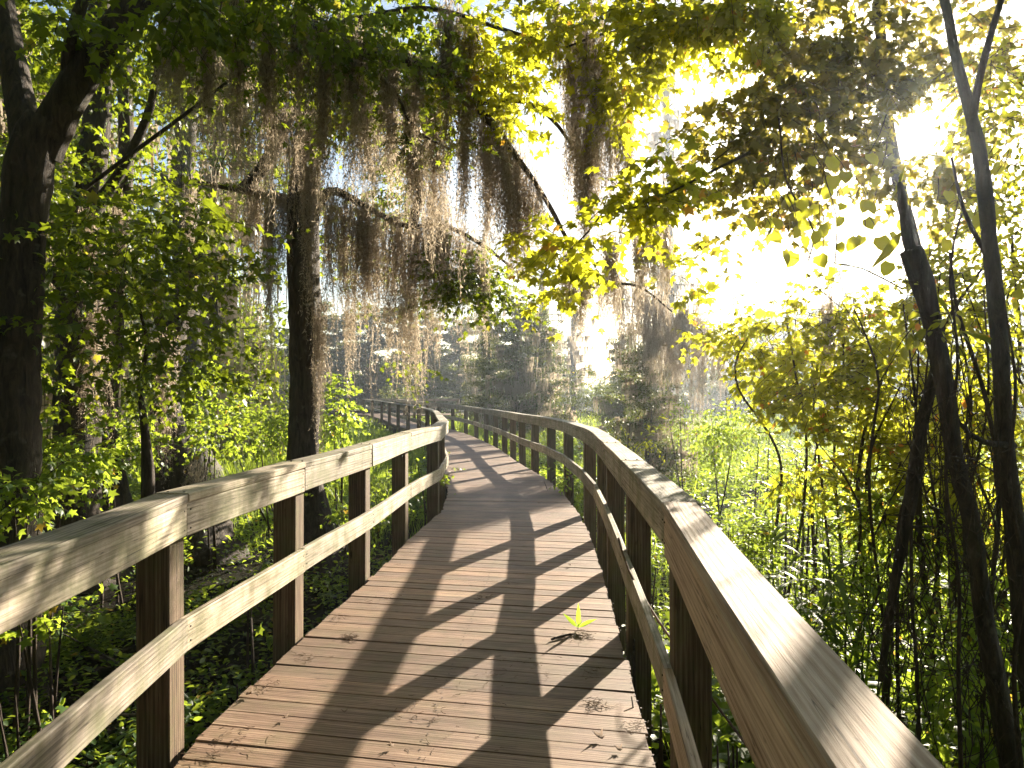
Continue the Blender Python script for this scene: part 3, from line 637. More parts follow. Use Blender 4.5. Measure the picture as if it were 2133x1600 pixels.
Cs.tr([(300, 1350, 6.6, 40), (305, 1180, 6.6, 32), (308, 1000, 6.6, 26), (300, 880, 6.6, 15), (292, 800, 6.6, 11), (310, 720, 6.6, 8), (290, 620, 6.6, 5)], sides=8, flute=0)
Cs.blob(300, 700, 6.4, 60, 40, 25, size=0.07); Cs.done()
Dt = Tree('cypress_tree', 'tall straight pale cypress trunk behind the hanging moss on the left', mat='bark_pale', leaf='cypress')
Dt.tr([(400, 1040, 16, 110), (394, 900, 16, 62), (390, 700, 16, 50), (385, 500, 16, 46), (385, 300, 16, 44), (390, 100, 16, 40), (392, -120, 16, 36)], sides=14)
Dt.limb([(386, 420, 16, 14), (330, 360, 15.5, 8), (280, 350, 15, 4)]); Dt.limb([(388, 250, 16, 14), (450, 180, 15.6, 8), (500, 160, 15.2, 4)])
Dt.blob(390, 270, 15, 30, 60, 60, size=0.09, T=T_NEEDLE, K=12, tint0=0.8); Dt.done()

# the central moss-hung cypress
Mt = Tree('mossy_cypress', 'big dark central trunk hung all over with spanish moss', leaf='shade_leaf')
Mt.tr([(646, 1215, 9, 150), (642, 1080, 9, 84), (638, 940, 9, 64), (633, 700, 9, 64), (632, 520, 9, 66), (636, 400, 9, 64), (642, 300, 9, 56), (640, 150, 9, 48), (640, -80, 9, 40)], sides=18, bump=0.05)
Mt.limb([(628, 450, 9, 46), (590, 420, 9, 30), (540, 405, 8.9, 20), (480, 392, 8.8, 14), (430, 382, 8.7, 10), (360, 362, 8.6, 6)])
Mt.limb([(500, 396, 8.85, 26), (545, 350, 8.9, 28), (590, 270, 9, 26), (625, 180, 9, 20), (640, 80, 9, 14)])
Mt.limb([(648, 440, 9, 34), (690, 400, 9, 20), (730, 412, 9, 16), (780, 440, 9, 13), (850, 470, 9, 11), (920, 470, 9, 9), (1000, 510, 9, 8), (1070, 560, 9, 4)])
Mt.limb([(860, 470, 9, 24), (872, 400, 9.1, 18), (866, 340, 9.1, 12), (850, 280, 9.2, 7)])
Mt.limb([(645, 300, 9, 24), (720, 250, 8.8, 18), (800, 240, 8.6, 12), (900, 300, 8.4, 7)])
for x, y, rx, ry, d, n, tn in ((820, 400, 60, 70, 9.6, 130, .62), (870, 330, 50, 60, 9.6, 50, .6), (990, 590, 70, 55, 8.8, 110, .5), (1040, 640, 60, 40, 8.8, 60, .5), (940, 560, 60, 60, 8.9, 60, .4), (700, 480, 40, 90, 10, 60, .6), (760, 560, 50, 80, 9.8, 50, .5),
                            (890, 620, 60, 50, 9.4, 40, .45), (600, 360, 60, 70, 9.6, 40, .5), (800, 300, 70, 60, 9.2, 60, .5), (700, 250, 80, 50, 9.3, 60, .5), (860, 760, 50, 30, 10, 20, .8)):
    Mt.blob(x, y, d, rx, ry, n, size=0.09, L=0.35, K=7, tint0=tn, gap=-0.3)
Mt.done()

# ------------------------------------------------------------------ right side trees and vines
R1 = Tree('young_tree', 'slender dark leaning young tree nearest the right edge, forking beside the sun', leaf='vine')
R1.tr([(2190, 1800, 3.6, 56), (2150, 1500, 3.6, 46), (2132, 1150, 3.6, 40), (2100, 920, 3.6, 34), (2078, 700, 3.6, 32), (2056, 500, 3.6, 28), (2040, 340, 3.6, 27), (2022, 250, 3.6, 23), (1992, 130, 3.6, 19), (1966, 0, 3.6, 17), (1945, -90, 3.6, 14)], sides=12, flute=0.1, bump=0.06)
R1.limb([(2026, 275, 3.6, 18), (2040, 180, 3.6, 15), (2062, 80, 3.6, 14), (2100, -60, 3.6, 10)], sides=8)
R1.limb([(2060, 540, 3.6, 12), (2010, 440, 3.7, 8), (1985, 330, 3.8, 5)], sides=6)
R1.limb([(2104, 930, 3.6, 16), (2040, 920, 3.5, 12), (1990, 880, 3.4, 8), (1960, 800, 3.4, 5)], sides=6)
for x, y, rx, ry, d, n in ((2080, 120, 60, 110, 4.0, 34), (2110, 260, 50, 80, 4.0, 26), (2100, 420, 50, 80, 4.2, 22), (2090, 600, 70, 80, 4.4, 34), (2120, 760, 50, 80, 4.2, 30), (2010, 780, 60, 60, 4.2, 26)):
    R1.blob(x, y, d, rx, ry, n, size=0.06, L=0.25, K=5, T=T_OVAL, tint0=0.7, gap=-0.9)
R1.done()
R2 = Tree('vine_wrapped_trunk', 'broken dark trunk wrapped in vines directly below the sun', leaf='vine')
R2.tr([(2160, 1850, 3.3, 46), (2100, 1500, 3.3, 40), (2048, 1280, 3.3, 36), (2016, 1100, 3.3, 33), (1976, 950, 3.3, 33), (1955, 780, 3.3, 38), (1935, 640, 3.3, 40), (1912, 545, 3.3, 46), (1908, 520, 3.3, 44)], sides=12, flute=0.0, bump=0.1)
R2.limb([(1925, 590, 3.3, 26), (1898, 500, 3.32, 22), (1888, 420, 3.34, 18), (1880, 380, 3.35, 10)], sides=8)
R2.limb([(1842, 1420, 3.5, 12), (1870, 1200, 3.5, 20), (1895, 1050, 3.5, 26), (1915, 900, 3.5, 26), (1950, 760, 3.45, 22)], sides=8)
R2.blob(1930, 640, 3.2, 40, 60, 14, size=0.07, L=0.2, K=4, T=T_OVAL, tint0=0.3)
R2.done()
for k, (pts, lab) in enumerate((
    ([(1835, 1500, 4.3, 7), (1838, 1250, 4.3, 6), (1825, 1000, 4.3, 6), (1832, 800, 4.3, 5), (1800, 700, 4.3, 4), (1770, 640, 4.3, 3)], 'thin straight vine stem left of the vine-wrapped trunk'),
    ([(1990, 1650, 3.0, 9), (1985, 1400, 3.0, 8), (2000, 1200, 3.0, 7), (1990, 1000, 3.0, 7), (2012, 760, 3.0, 6), (1975, 560, 3.0, 5), (1990, 450, 3.0, 4)], 'thin vine stem climbing just right of the vine-wrapped trunk'),
    ([(2070, 1600, 3.9, 12), (2060, 1300, 3.9, 11), (2085, 1050, 3.9, 10), (2060, 850, 3.9, 9), (2000, 640, 3.9, 7), (1985, 520, 3.9, 5)], 'wavy dark vine stem crossing behind the slender right tree'),
    ([(1905, 1600, 4.6, 14), (1930, 1350, 4.6, 13), (1922, 1150, 4.6, 12), (1935, 900, 4.6, 12), (1960, 700, 4.6, 8), (2040, 560, 4.6, 5)], 'dark woody stem rising among the right thicket'),
    ([(2130, 1650, 3.2, 10), (2105, 1400, 3.2, 9), (2120, 1200, 3.2, 8), (2095, 1000, 3.2, 8), (2125, 800, 3.2, 6), (2110, 600, 3.2, 4)], 'thin stem closest to the right picture edge'),
    ([(1960, 1500, 5.6, 16), (1975, 1300, 5.6, 15), (2005, 1100, 5.6, 14), (2000, 900, 5.6, 12), (2050, 700, 5.6, 9)], 'shaded brown stem deep behind the vines on the right'),
    ([(1790, 1400, 5.2, 10), (1800, 1200, 5.2, 9), (1792, 1000, 5.2, 8), (1815, 850, 5.2, 6), (1850, 760, 5.2, 4)], 'leftmost upright stem of the right thicket'),
    ([(2110, 1500, 4.9, 14), (2090, 1200, 4.9, 13), (2100, 900, 4.9, 10), (2133, 700, 4.9, 8), (2120, 480, 4.9, 5)], 'dark stem behind the slender right tree'),
    ([(1700, 1420, 6.6, 8), (1708, 1200, 6.6, 8), (1690, 1000, 6.6, 6), (1700, 880, 6.6, 4)], 'short thin stem between the marsh plants and the right thicket'))):
    g = Geo(); p = px(pts); tube(g, p, sides=7, bump=0.06, wob=0.03, step=0.08)
    for _ in range(5):      # side twigs
        i = rng.integers(1, len(p) - 1); q = p[i, :3]; dv = rng.normal(0, 1, 3) * np.array([0.5, 0.3, 0.35])
        tube(g, np.array([[*q, p[i, 3] * 0.5], [*(q + dv * 0.4 + [0, 0, .08]), p[i, 3] * 0.35], [*(q + dv), 0.001]]), sides=5, wob=0.01)
    tag(g.build('liana', M['twig'], smooth=True), lab, 'vine', 'stems in the right thicket')
# tangle of fine tendrils around the trunk
for k, (xx, yy, rr, lab) in enumerate(((1965, 760, 60, 'tangled brown tendrils wound round the vine-wrapped trunk below the sun'), (2040, 1000, 80, 'fine brown tendrils tangled between the two leaning right trunks'), (1880, 1150, 80, 'drooping brown tendrils left of the vine-wrapped trunk'), (2030, 1350, 110, 'dense dry tendrils low in the dark thicket at lower right'))):
    g = Geo()
    for _ in range(26):
        x_, y_ = xx + rng.normal(0, rr * 0.5), yy + rng.normal(0, rr); d_ = 3.35 + rng.normal(0, 0.3)
        pts = [(x_ + rng.normal(0, 14) + j * rng.normal(0, 6), y_ + j * rng.uniform(30, 75), d_ + rng.normal(0, .03), 2.2) for j in range(6)]
        tube(g, px(pts), sides=4, wob=0.012, step=0.05)
    tag(g.build('tendril_tangle', M['twig'], smooth=True), lab, 'vine', 'tendrils in the right thicket')

Rm = Tree('bronze_maple', 'bronzed backlit maple filling the sky left of the sun', leaf='bronze')
Rm.tr([(2020, 1330, 8.0, 50), (1985, 1000, 8.0, 36), (1950, 720, 8.0, 30), (1910, 520, 8.0, 27), (1868, 370, 8.0, 25), (1842, 200, 8.0, 22), (1826, -100, 8.0, 19)], sides=10, flute=0.2)
Rm.limb([(1838, 330, 8, 14), (1760, 260, 7.4, 10), (1660, 230, 6.8, 8), (1560, 280, 6.2, 5), (1480, 340, 6, 3)], sides=6)
Rm.limb([(1835, 200, 8, 12), (1740, 120, 7.2, 9), (1640, 80, 6.6, 7), (1560, 150, 6.2, 3)], sides=6)
Rm.limb([(1838, 300, 8, 10), (1720, 300, 7.4, 6), (1600, 290, 6.8, 5), (1480, 300, 6.2, 3)], sides=6)
for x, y, rx, ry, d, n, tn in ((1720, 60, 130, 80, 6.6, 170, .5), (1640, 170, 110, 70, 6.4, 140, .45), (1750, 190, 110, 80, 6.6, 150, .3), (1560, 240, 90, 60, 6.2, 80, .45), (1650, 290, 120, 60, 6.4, 130, .25), (1500, 330, 75, 45, 6.0, 42, .5), (1590, 380, 90, 45, 6.2, 60, .35), (1700, 330, 70, 60, 6.5, 50, .4), (1850, 90, 80, 80, 7, 80, .35), (1560, 480, 60, 45, 6.2, 34, .5), (1860, 230, 60, 40, 7, 24, .4), (1600, 60, 80, 50, 6.4, 60, .6), (1640, 440, 40, 40, 6.2, 18, .75), (1990, 60, 80, 70, 7, 40, .5), (1480, 240, 30, 30, 6, 8, .5), (1925, 190, 70, 60, 6.8, 70, .4), (1850, 340, 60, 60, 6.6, 60, .4), (1990, 330, 70, 70, 6.6, 70, .55), (1940, 430, 80, 50, 6.6, 60, .6), (2090, 190, 60, 80, 6.8, 60, .6), (2060, 60, 80, 60, 7, 60, .5), (1840, 230, 50, 60, 6.8, 50, .35)):
    Rm.blob(x, y, d, rx * 1.1, ry * 1.1, int(n * .5), L=0.34, K=7, size=0.12, tint0=tn, gap=-0.6)
Rm.done()
# round leaved vine between the maple and the trunk
Gv = Tree('greenbrier_vine', 'vine with round yellow translucent leaves hanging against the white sky', 'vine', leaf='vine', mat='twig')
Gv.limb([(1620, 250, 4.2, 4), (1640, 380, 4.2, 4), (1700, 480, 4.2, 4), (1690, 570, 4.2, 3), (1760, 640, 4.2, 2)], sides=5)
Gv.limb([(1880, 600, 4.0, 4), (1800, 560, 4.0, 4), (1740, 550, 4.1, 3), (1650, 530, 4.1, 2)], sides=5)
Gv.limb([(1740, 550, 4.1, 3), (1745, 450, 4.1, 3), (1720, 350, 4.1, 2), (1750, 310, 4.1, 1)], sides=5)
P = []
for x, y in ((1733, 340), (1810, 335), (1660, 400), (1722, 405), (1695, 440), (1800, 440), (1715, 480), (1760, 465), (1805, 470), (1665, 490), (1700, 515), (1745, 520), (1778, 510), (1630, 535), (1735, 570), (1735, 380), (1860, 560), (1650, 455), (1620, 470), (1915, 580), (1690, 340), (1880, 470), (1640, 420), (1940, 450), (1975, 480), (2050, 380), (2090, 360), (2060, 440), (2110, 620), (1600, 500)):
    P.append(at(x + rng.normal(0, 5), y - 15, 4.1 + rng.normal(0, 0.12)))
P = np.array(P); P = np.vstack([P, P + rng.normal(0, 0.16, P.shape)]); n = len(P)
for q in P:
    a_ = q + np.array([rng.normal(0, .05), rng.normal(0, .05), rng.uniform(.08, .22)])
    tube(Gv.gt, np.array([[*q, .0015], [*((q + a_) / 2 + [.012, 0, 0]), .002], [*a_, .0025]]), sides=4, step=.04)
leaves(Gv.gl, P, np.stack([rng.normal(0, .5, n), rng.normal(0, .3, n), -np.ones(n)], 1), np.stack([rng.normal(0, .5, n), -np.ones(n), rng.normal(0.2, .4, n)], 1), rng.uniform(0.06, 0.10, n), T_HEART, np.clip(rng.normal(0.75, 0.15, n), 0, 0.93))
n = 5; P = np.array([at(x, y, 3.6) for x, y in ((1890, 330), (1880, 480), (1925, 590), (1965, 640), (2000, 690))])
leaves(Gv.gl, P, np.array([(-.3, 0, -1), (-.6, 0, -.8), (.6, 0, -.6), (-.8, 0, -.2), (.9, 0, -.2)]), np.array([(.8, -.4, 0), (.3, -.8, .4), (.2, -.5, .8), (0, -.6, .8), (0, -.4, .9)]), 0.24, T_LANCE, np.full(5, 0.25))
Gv.done()

# thicket of sunlit shrubs on the right
Th = [('vine_thicket', 'bright yellow-green leafy thicket behind the vine-wrapped trunk', 'vine', T_MAPLE, 0.075, [(1560, 690, 50, 30, 5.8, 26), (1640, 660, 80, 40, 5.5, 60), (1740, 650, 80, 45, 5.5, 60), (1830, 700, 90, 60, 5.4, 90), (1700, 760, 110, 60, 5.6, 120), (1850, 800, 90, 60, 5.2, 90), (1700, 840, 90, 50, 5.6, 90), (1660, 920, 70, 40, 5.6, 50), (1780, 920, 90, 50, 5.4, 80), (1560, 730, 50, 20, 5.7, 20), (1740, 990, 60, 40, 5.6, 60), (1950, 640, 70, 60, 4.8, 60), (1600, 780, 60, 40, 6.0, 60), (1500, 700, 60, 22, 5.9, 26), (1640, 980, 60, 50, 6.0, 60), (1880, 900, 80, 60, 5.6, 90), (1800, 1040, 90, 50, 5.2, 70), (1760, 600, 70, 30, 5.6, 30)]),
      ('leafy_shrub', 'tall yellow leafy shrub between the two right trunks and the picture edge', 'vine', T_OVAL, 0.07, [(2030, 700, 70, 70, 4.6, 60), (2100, 850, 60, 80, 4.6, 70), (2000, 850, 70, 60, 4.8, 60), (2060, 980, 80, 60, 4.6, 70), (1930, 980, 80, 60, 5.2, 70), (2110, 560, 50, 60, 4.8, 40), (2090, 1120, 60, 60, 4.6, 50), (1960, 560, 50, 50, 5, 30), (2060, 480, 60, 60, 5.2, 40), (2090, 330, 60, 80, 5.2, 40), (1960, 1080, 80, 50, 5.0, 60), (2050, 200, 60, 80, 5.6, 40)]),
      ('leafy_shrub', 'shaded low shrub with dark leaves at the foot of the right thicket', 'herb', T_OVAL, 0.065, [(1850, 1100, 90, 60, 4.8, 70), (1980, 1120, 90, 60, 4.8, 60), (1830, 1220, 90, 60, 4.4, 60), (1980, 1260, 100, 70, 4.2, 60), (2090, 1300, 80, 90, 4.0, 50), (1850, 1350, 80, 50, 3.8, 40), (2000, 1420, 100, 60, 3.6, 40), (1750, 1250, 60, 60, 4.6, 40)])]
for nm, lab, mt, T, sz, bl in Th:
    q = Tree(nm, lab, 'shrub', leaf=mt, mat='twig')
    b0 = bl[len(bl) // 2]
    for (x, y, rx, ry, d, n) in bl: q.blob(x, y, d, rx, ry, int(n * 1.1), L=0.28, K=7, size=sz, T=T, tint0=0.6, gap=-0.6)
    for (x, y, rx, ry, d, n) in bl[:6]: q.limb([(x + rng.normal(40, 40), 812 + 2.36 * F / d, d, 7), (x + rng.normal(20, 40), (y + 1300) / 2, d + .2, 5.5), (x + rng.normal(0, 25), (y * 2 + 1000) / 3, d, 4), (x, y, d, 3)], sides=6, wob=.035)
    q.done()

xs = [1815, 1855, 1880, 1908, 1945, 1965, 2012, 2028, 2048, 2075, 2092, 2118, 1770, 2005, 1935, 2140]
for k, x in enumerate(xs):
    d = rng.uniform(3.4, 6.2); yt = rng.uniform(520, 1000); w_ = rng.uniform(4, 8); c = rng.normal(0, 22, 5)
    pts = [(x + c[0], 1700 if d < 4.4 else 1450, d, w_ + 2), (x + c[1], 1300, d, w_), (x + c[2], 1100, d + .1, w_), (x + c[3], (1100 + yt) / 2, d, w_ * .8), (x + c[4] * 2, yt, d - .1, w_ * .4)]
    g = Geo(); p = px(pts); tube(g, p, sides=6, bump=0.05, wob=0.03, step=0.08)
    for _ in range(6):
        i = rng.integers(1, 5); q = p[i, :3]; dv = rng.normal(0, 1, 3) * np.array([0.35, 0.25, 0.3])
        tube(g, np.array([[*q, p[i, 3] * 0.5], [*(q + dv * 0.5 + [0, 0, .05]), p[i, 3] * 0.35], [*(q + dv), 0.001]]), sides=4, wob=0.01)
    tag(g.build('liana', M['twig'], smooth=True), f'thin twiggy stem reaching to {"head" if yt > 800 else "treetop"} height, {["first","second","third","fourth","fifth","sixth","seventh","eighth","ninth","tenth","eleventh","twelfth","thirteenth","fourteenth","fifteenth","sixteenth"][sorted(xs).index(x)]} from the left in the right thicket', 'vine', 'fine stems in the right thicket')

# ------------------------------------------------------------------ spanish moss hanging from the limbs
MOSS = [  # photo x, top y, bottom y, width px, distance, strands
 (360, 20, 240, 60, 5.2, 60), (430, 10, 330, 50, 5.4, 70), (500, 0, 280, 50, 5.6, 70), (560, 10, 360, 60, 5.8, 90), (620, 30, 300, 50, 6.0, 80), (680, 60, 420, 50, 6.1, 80), (740, 70, 340, 60, 6.2, 90), (815, 100, 360, 50, 6.3, 80), (870, 130, 330, 40, 6.4, 60), (1225, 20, 240, 40, 6.4, 60), (1260, 60, 330, 50, 6.5, 80), (1205, 300, 480, 40, 6.9, 70),
 (345, 60, 260, 50, 7.0, 60), (385, 20, 330, 90, 7.0, 110), (440, 10, 300, 70, 7.2, 90), (480, 0, 420, 80, 7.5, 120), (540, 40, 480, 90, 8.0, 140), (500, 120, 330, 60, 7.6, 80), (575, 120, 420, 60, 8.2, 90),
 (615, 210, 430, 60, 8.6, 90), (655, 240, 640, 46, 8.4, 110), (700, 60, 330, 80, 7.0, 120), (745, 110, 420, 90, 7.2, 140), (795, 150, 400, 80, 7.5, 120), (770, 260, 500, 50, 8.6, 80), (850, 160, 450, 40, 7.2, 90),
 (900, 190, 540, 60, 7.3, 120), (932, 20, 360, 50, 6.6, 110), (975, 40, 330, 60, 6.8, 120), (970, 180, 520, 30, 6.9, 80), (1000, 240, 380, 50, 7.0, 70),
 (480, 392, 470, 50, 8.8, 60), (525, 400, 600, 50, 8.8, 80), (562, 400, 770, 28, 8.7, 90), (590, 410, 620, 30, 8.8, 60), (540, 400, 520, 60, 8.9, 70), (445, 385, 480, 40, 8.6, 40), (400, 375, 520, 40, 8.6, 40),
 (690, 400, 700, 40, 8.9, 80), (715, 405, 800, 40, 9.0, 90), (748, 420, 790, 50, 9.0, 120), (780, 440, 760, 60, 9.0, 120), (822, 455, 780, 60, 9.0, 130), (860, 465, 820, 60, 9.0, 130), (895, 470, 730, 70, 9.0, 140), (930, 470, 700, 60, 9.0, 120), (905, 400, 620, 70, 8.7, 120), (965, 490, 740, 50, 9.0, 90), (870, 340, 500, 40, 9.1, 70), (1000, 520, 720, 40, 9.0, 70),
 (870, 250, 450, 50, 7.0, 80), (1018, 255, 560, 46, 7.1, 110), (1050, 290, 530, 40, 7.1, 100), (1075, 320, 620, 46, 7.2, 130), (1100, 360, 560, 40, 7.2, 90), (1122, 390, 500, 26, 7.2, 50), (1040, 260, 420, 40, 7.1, 60), (1005, 560, 700, 30, 8.9, 40),
 (1160, 0, 190, 14, 6.6, 40), (1188, 90, 330, 60, 6.7, 110), (1225, 100, 380, 60, 6.7, 140), (1228, 250, 560, 40, 6.9, 130), (1255, 160, 430, 50, 6.8, 130), (1290, 200, 400, 40, 6.9, 90), (1195, 240, 400, 40, 7, 70), (1310, 260, 470, 26, 7, 60), (1350, 440, 620, 36, 7.2, 70), (1325, 470, 600, 24, 7.2, 50),
 (1183, 520, 650, 34, 7.3, 90), (1215, 560, 700, 30, 7.4, 70), (1270, 500, 680, 44, 7.4, 120), (1290, 585, 760, 44, 16.0, 90), (1335, 600, 800, 50, 16.2, 130), (1365, 620, 830, 50, 16.3, 140), (1395, 650, 860, 60, 16.3, 170), (1430, 640, 840, 50, 16.3, 140), (1460, 660, 900, 50, 16.6, 110), (1495, 720, 830, 40, 16.8, 80), (1250, 590, 700, 30, 16.0, 50), (1385, 470, 640, 24, 7.5, 50),
 (1725, 620, 770, 30, 5.5, 60), (250, 420, 640, 50, 9.0, 60), (310, 560, 700, 40, 9.6, 50), (200, 640, 900, 60, 8.3, 90), (180, 450, 640, 40, 8.2, 60), (345, 700, 980, 50, 9.6, 90), (410, 960, 1060, 60, 9.5, 60), (665, 650, 900, 30, 8.6, 60),
]
bands = {'upper': [], 'middle': [], 'lower': []}
for k, m_ in enumerate(MOSS): bands['upper' if m_[1] < 200 else 'middle' if m_[1] < 440 else 'lower'].append((m_[0], k))
ordn = lambda i: f"{i}{'th' if 10 <= i % 100 <= 20 else {1: 'st', 2: 'nd', 3: 'rd'}.get(i % 10, 'th')}"
place = {}
for b_, L_ in bands.items():
    for r_, (x_, k) in enumerate(sorted(L_)): place[k] = (b_, r_ + 1)
for k, (x, y0, y1, wpx, d, n) in enumerate(MOSS):
    q = d / F; L = (y1 - y0) * q * 1.12
    g = moss_clump(at(x, y0, d), wpx * q * 0.62, wpx * q * 0.5, L, n=int(n * 0.98), wid=0.0034 * max(1, d / 9), curl=1.2)
    b_, r_ = place[k]
    lw = 'long' if L > 1.5 else 'short' if L < 0.85 else 'medium'; ww = 'narrow' if wpx < 40 else 'broad' if wpx > 60 else 'ragged'
    tag(g.build('spanish_moss', M['moss']), f'{lw} {ww} grey-brown moss clump, {ordn(r_)} from the left in the {b_} row of moss', 'moss', 'spanish moss hanging over the boardwalk')

# ------------------------------------------------------------------ generic plants
def straps(g, base, dirs, length, width, droop=1.0, K=6, tint=None, mi=0):
    """arching strap leaves; base (n,3) dirs (n,3)"""
    n = len(base); t = np.linspace(0, 1, K)[None, :, None]; L = np.broadcast_to(length, (n,))[:, None, None]
    d = norm(dirs); P = base[:, None] + d[:, None] * L * t + np.array([0, 0, -1.0]) * L * droop * 0.5 * t ** 2.2
    s = norm(np.cross(d, np.array([0.01, 0.02, 1.0]))); W = np.broadcast_to(width, (n,))[:, None, None] * np.sin(np.pi * np.clip(t * 0.88 + 0.1, 0, 1)) * 0.5
    V = np.stack([P - s[:, None] * W, P + s[:, None] * W], 2)
    i = (np.arange(n) * K * 2)[:, None] + (np.arange(K - 1) * 2)[None, :]
    f = np.stack([i, i + 1, i + 3, i + 2], -1).reshape(-1, 4)
    if tint is None: tint = np.clip(rng.normal(0.5, 0.2, n), 0, 0.93)
    g.add(V.reshape(-1, 3), f, None, np.repeat(tint, K * 2), mi)

def off_path(x, y, m=0.25):
    return (x < np.interp(y, LEFT[:, 1], LEFT[:, 0]) - m) | (x > np.interp(y, RIGHT[:, 1], RIGHT[:, 0]) + m) 

# broad-leaved herbs and low plants on the forest / marsh floor (uncountable)
g = Geo()
def herbs(g, n, xr, yr, h, size, T=T_OVAL, tint0=0.55, logd=True, per=9, gap=-0.2, gf=1.1, m=0.3):
    u = rng.random(n); y = yr[0] * (yr[1] / yr[0]) ** u if logd else yr[0] + (yr[1] - yr[0]) * u
    if callable(xr): lo, hi = xr(y)
    else: lo, hi = xr
    x = lo + (hi - lo) * rng.random(n)
    p = np.stack([x, y, ground_z(x, y)], 1)
    ok = off_path(x, y, m) & (fbm(p * np.array([1, .6, 0]), gf) > gap); p = p[ok]; n = len(p)
    hh = h * rng.uniform(0.35, 1.0, n) * (1 + 0.35 * fbm(p * np.array([1, 1, 0]), 0.6))
    sc = np.clip(p[:, 1] / 8, 0.8, 3.0)
    t = rng.random((n, per)); a = rng.random((n, per)) * 2 * np.pi
    out = np.stack([np.cos(a), np.sin(a), np.zeros_like(a)], -1)
    lean = rng.normal(0, 0.15, (n, 1, 3)) * np.array([1, 1, 0])
    pos = p[:, None] + np.array([0, 0, 1.0]) * (hh[:, None] * (0.25 + 0.75 * t))[..., None] + out * 0.05 * sc[:, None, None] + lean * t[..., None]
    ax = out + np.array([0, 0, 0.25]) + rng.normal(0, 0.3, (n, per, 3)); nr = np.array([0, 0, 1.0]) + rng.normal(0, 0.4, (n, per, 3))
    tint = np.clip(rng.normal(tint0, 0.16, (n, per)) + 0.2 * fbm(p, 0.9)[:, None], 0, 0.93); tint = np.where(rng.random((n, per)) < 0.015, 1.0, tint)
    leaves(g, pos.reshape(-1, 3), ax.reshape(-1, 3), nr.reshape(-1, 3), (size * sc[:, None] * rng.uniform(0.6, 1.3, (n, per))).reshape(-1), T, tint.reshape(-1))
herbs(g, 2600, lambda y: (0.9 + 0 * y, 2.0 + y * 0.75), (0.7, 7), 0.55, 0.075, tint0=0.6)
herbs(g, 8000, lambda y: (-.5 - 0 * y, 3 + y * 0.75), (5, 16), 0.6, 0.06, tint0=0.55)
herbs(g, 9000, lambda y: (-9 + 0 * y, 4 + y * 0.75), (14, 55), 0.5, 0.05, tint0=0.6, gap=-0.5)
herbs(g, 3500, lambda y: (1.2 + 0 * y, 3 + y * 0.6), (5, 24), 0.5, 0.06, tint0=0.55, gap=-3)
herbs(g, 1800, lambda y: (0.8 + 0 * y, 1.9 + y * 0.6), (0.6, 6), 0.75, 0.10, T=T_HEART, tint0=0.55, gap=-0.3)
herbs(g, 900, lambda y: (0.9 + 0 * y, 2.4 + y * 0.6), (2, 9), 0.85, 0.11, T=T_MAPLE, tint0=0.6, gap=-0.2)
tag(g.build('marsh_herbs', M['herb']), 'sunlit green marsh herbs covering the ground right of the boardwalk', 'undergrowth', kind='stuff')
g = Geo()
herbs(g, 3600, lambda y: (-1.5 - y * 0.75, -1.2 + 0 * y), (1.6, 7), 0.45, 0.065, tint0=0.2, gap=-0.1)  # leaf tints on this side lowered to imitate shade
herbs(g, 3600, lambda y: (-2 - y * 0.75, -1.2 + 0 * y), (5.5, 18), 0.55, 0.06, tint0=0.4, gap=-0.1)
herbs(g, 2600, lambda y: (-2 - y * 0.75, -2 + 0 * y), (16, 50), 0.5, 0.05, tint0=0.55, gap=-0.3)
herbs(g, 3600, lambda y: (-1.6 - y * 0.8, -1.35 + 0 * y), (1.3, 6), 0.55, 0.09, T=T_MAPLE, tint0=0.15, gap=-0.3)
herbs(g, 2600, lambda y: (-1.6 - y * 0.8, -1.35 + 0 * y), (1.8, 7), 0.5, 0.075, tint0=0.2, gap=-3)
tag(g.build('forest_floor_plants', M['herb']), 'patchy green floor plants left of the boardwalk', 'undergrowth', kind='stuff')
# grass
g = Geo()
def grass(g, n, xr, yr, h, wd, tint0=0.6, gap=-0.4, m=0.3):
    y = yr[0] * (yr[1] / yr[0]) ** rng.random(n); lo, hi = xr(y); x = lo + (hi - lo) * rng.random(n)
    p = np.stack([x, y, ground_z(x, y)], 1); ok = off_path(x, y, m) & (fbm(p * np.array([1, .5, 0]), 0.8) > gap); p = p[ok]; n = len(p)
    sc = np.clip(p[:, 1] / 10, 0.7, 5)
    straps(g, p, np.stack([rng.normal(0, .3, n), rng.normal(0, .3, n), np.ones(n)], 1), h * rng.uniform(0.5, 1.2, n) * (1 + .3 * fbm(p, 0.7)), wd * sc, droop=0.5, K=4, tint=np.clip(rng.normal(tint0, .2, n), 0, .93))
grass(g, 26000, lambda y: (-8 - 0 * y, 4 + y * 0.75), (9, 70), 0.75, 0.008)
grass(g, 12000, lambda y: (-2 - y * 0.4, -1 + 0 * y), (14, 45), 0.95, 0.008, tint0=0.5)
grass(g, 13000, lambda y: (0.8 + 0 * y, 3 + y * 0.75), (1.5, 14), 0.65, 0.009)
tag(g.build('marsh_grass', M['herb']), 'pale sunlit marsh grass spreading behind the railings', 'grass', kind='stuff')
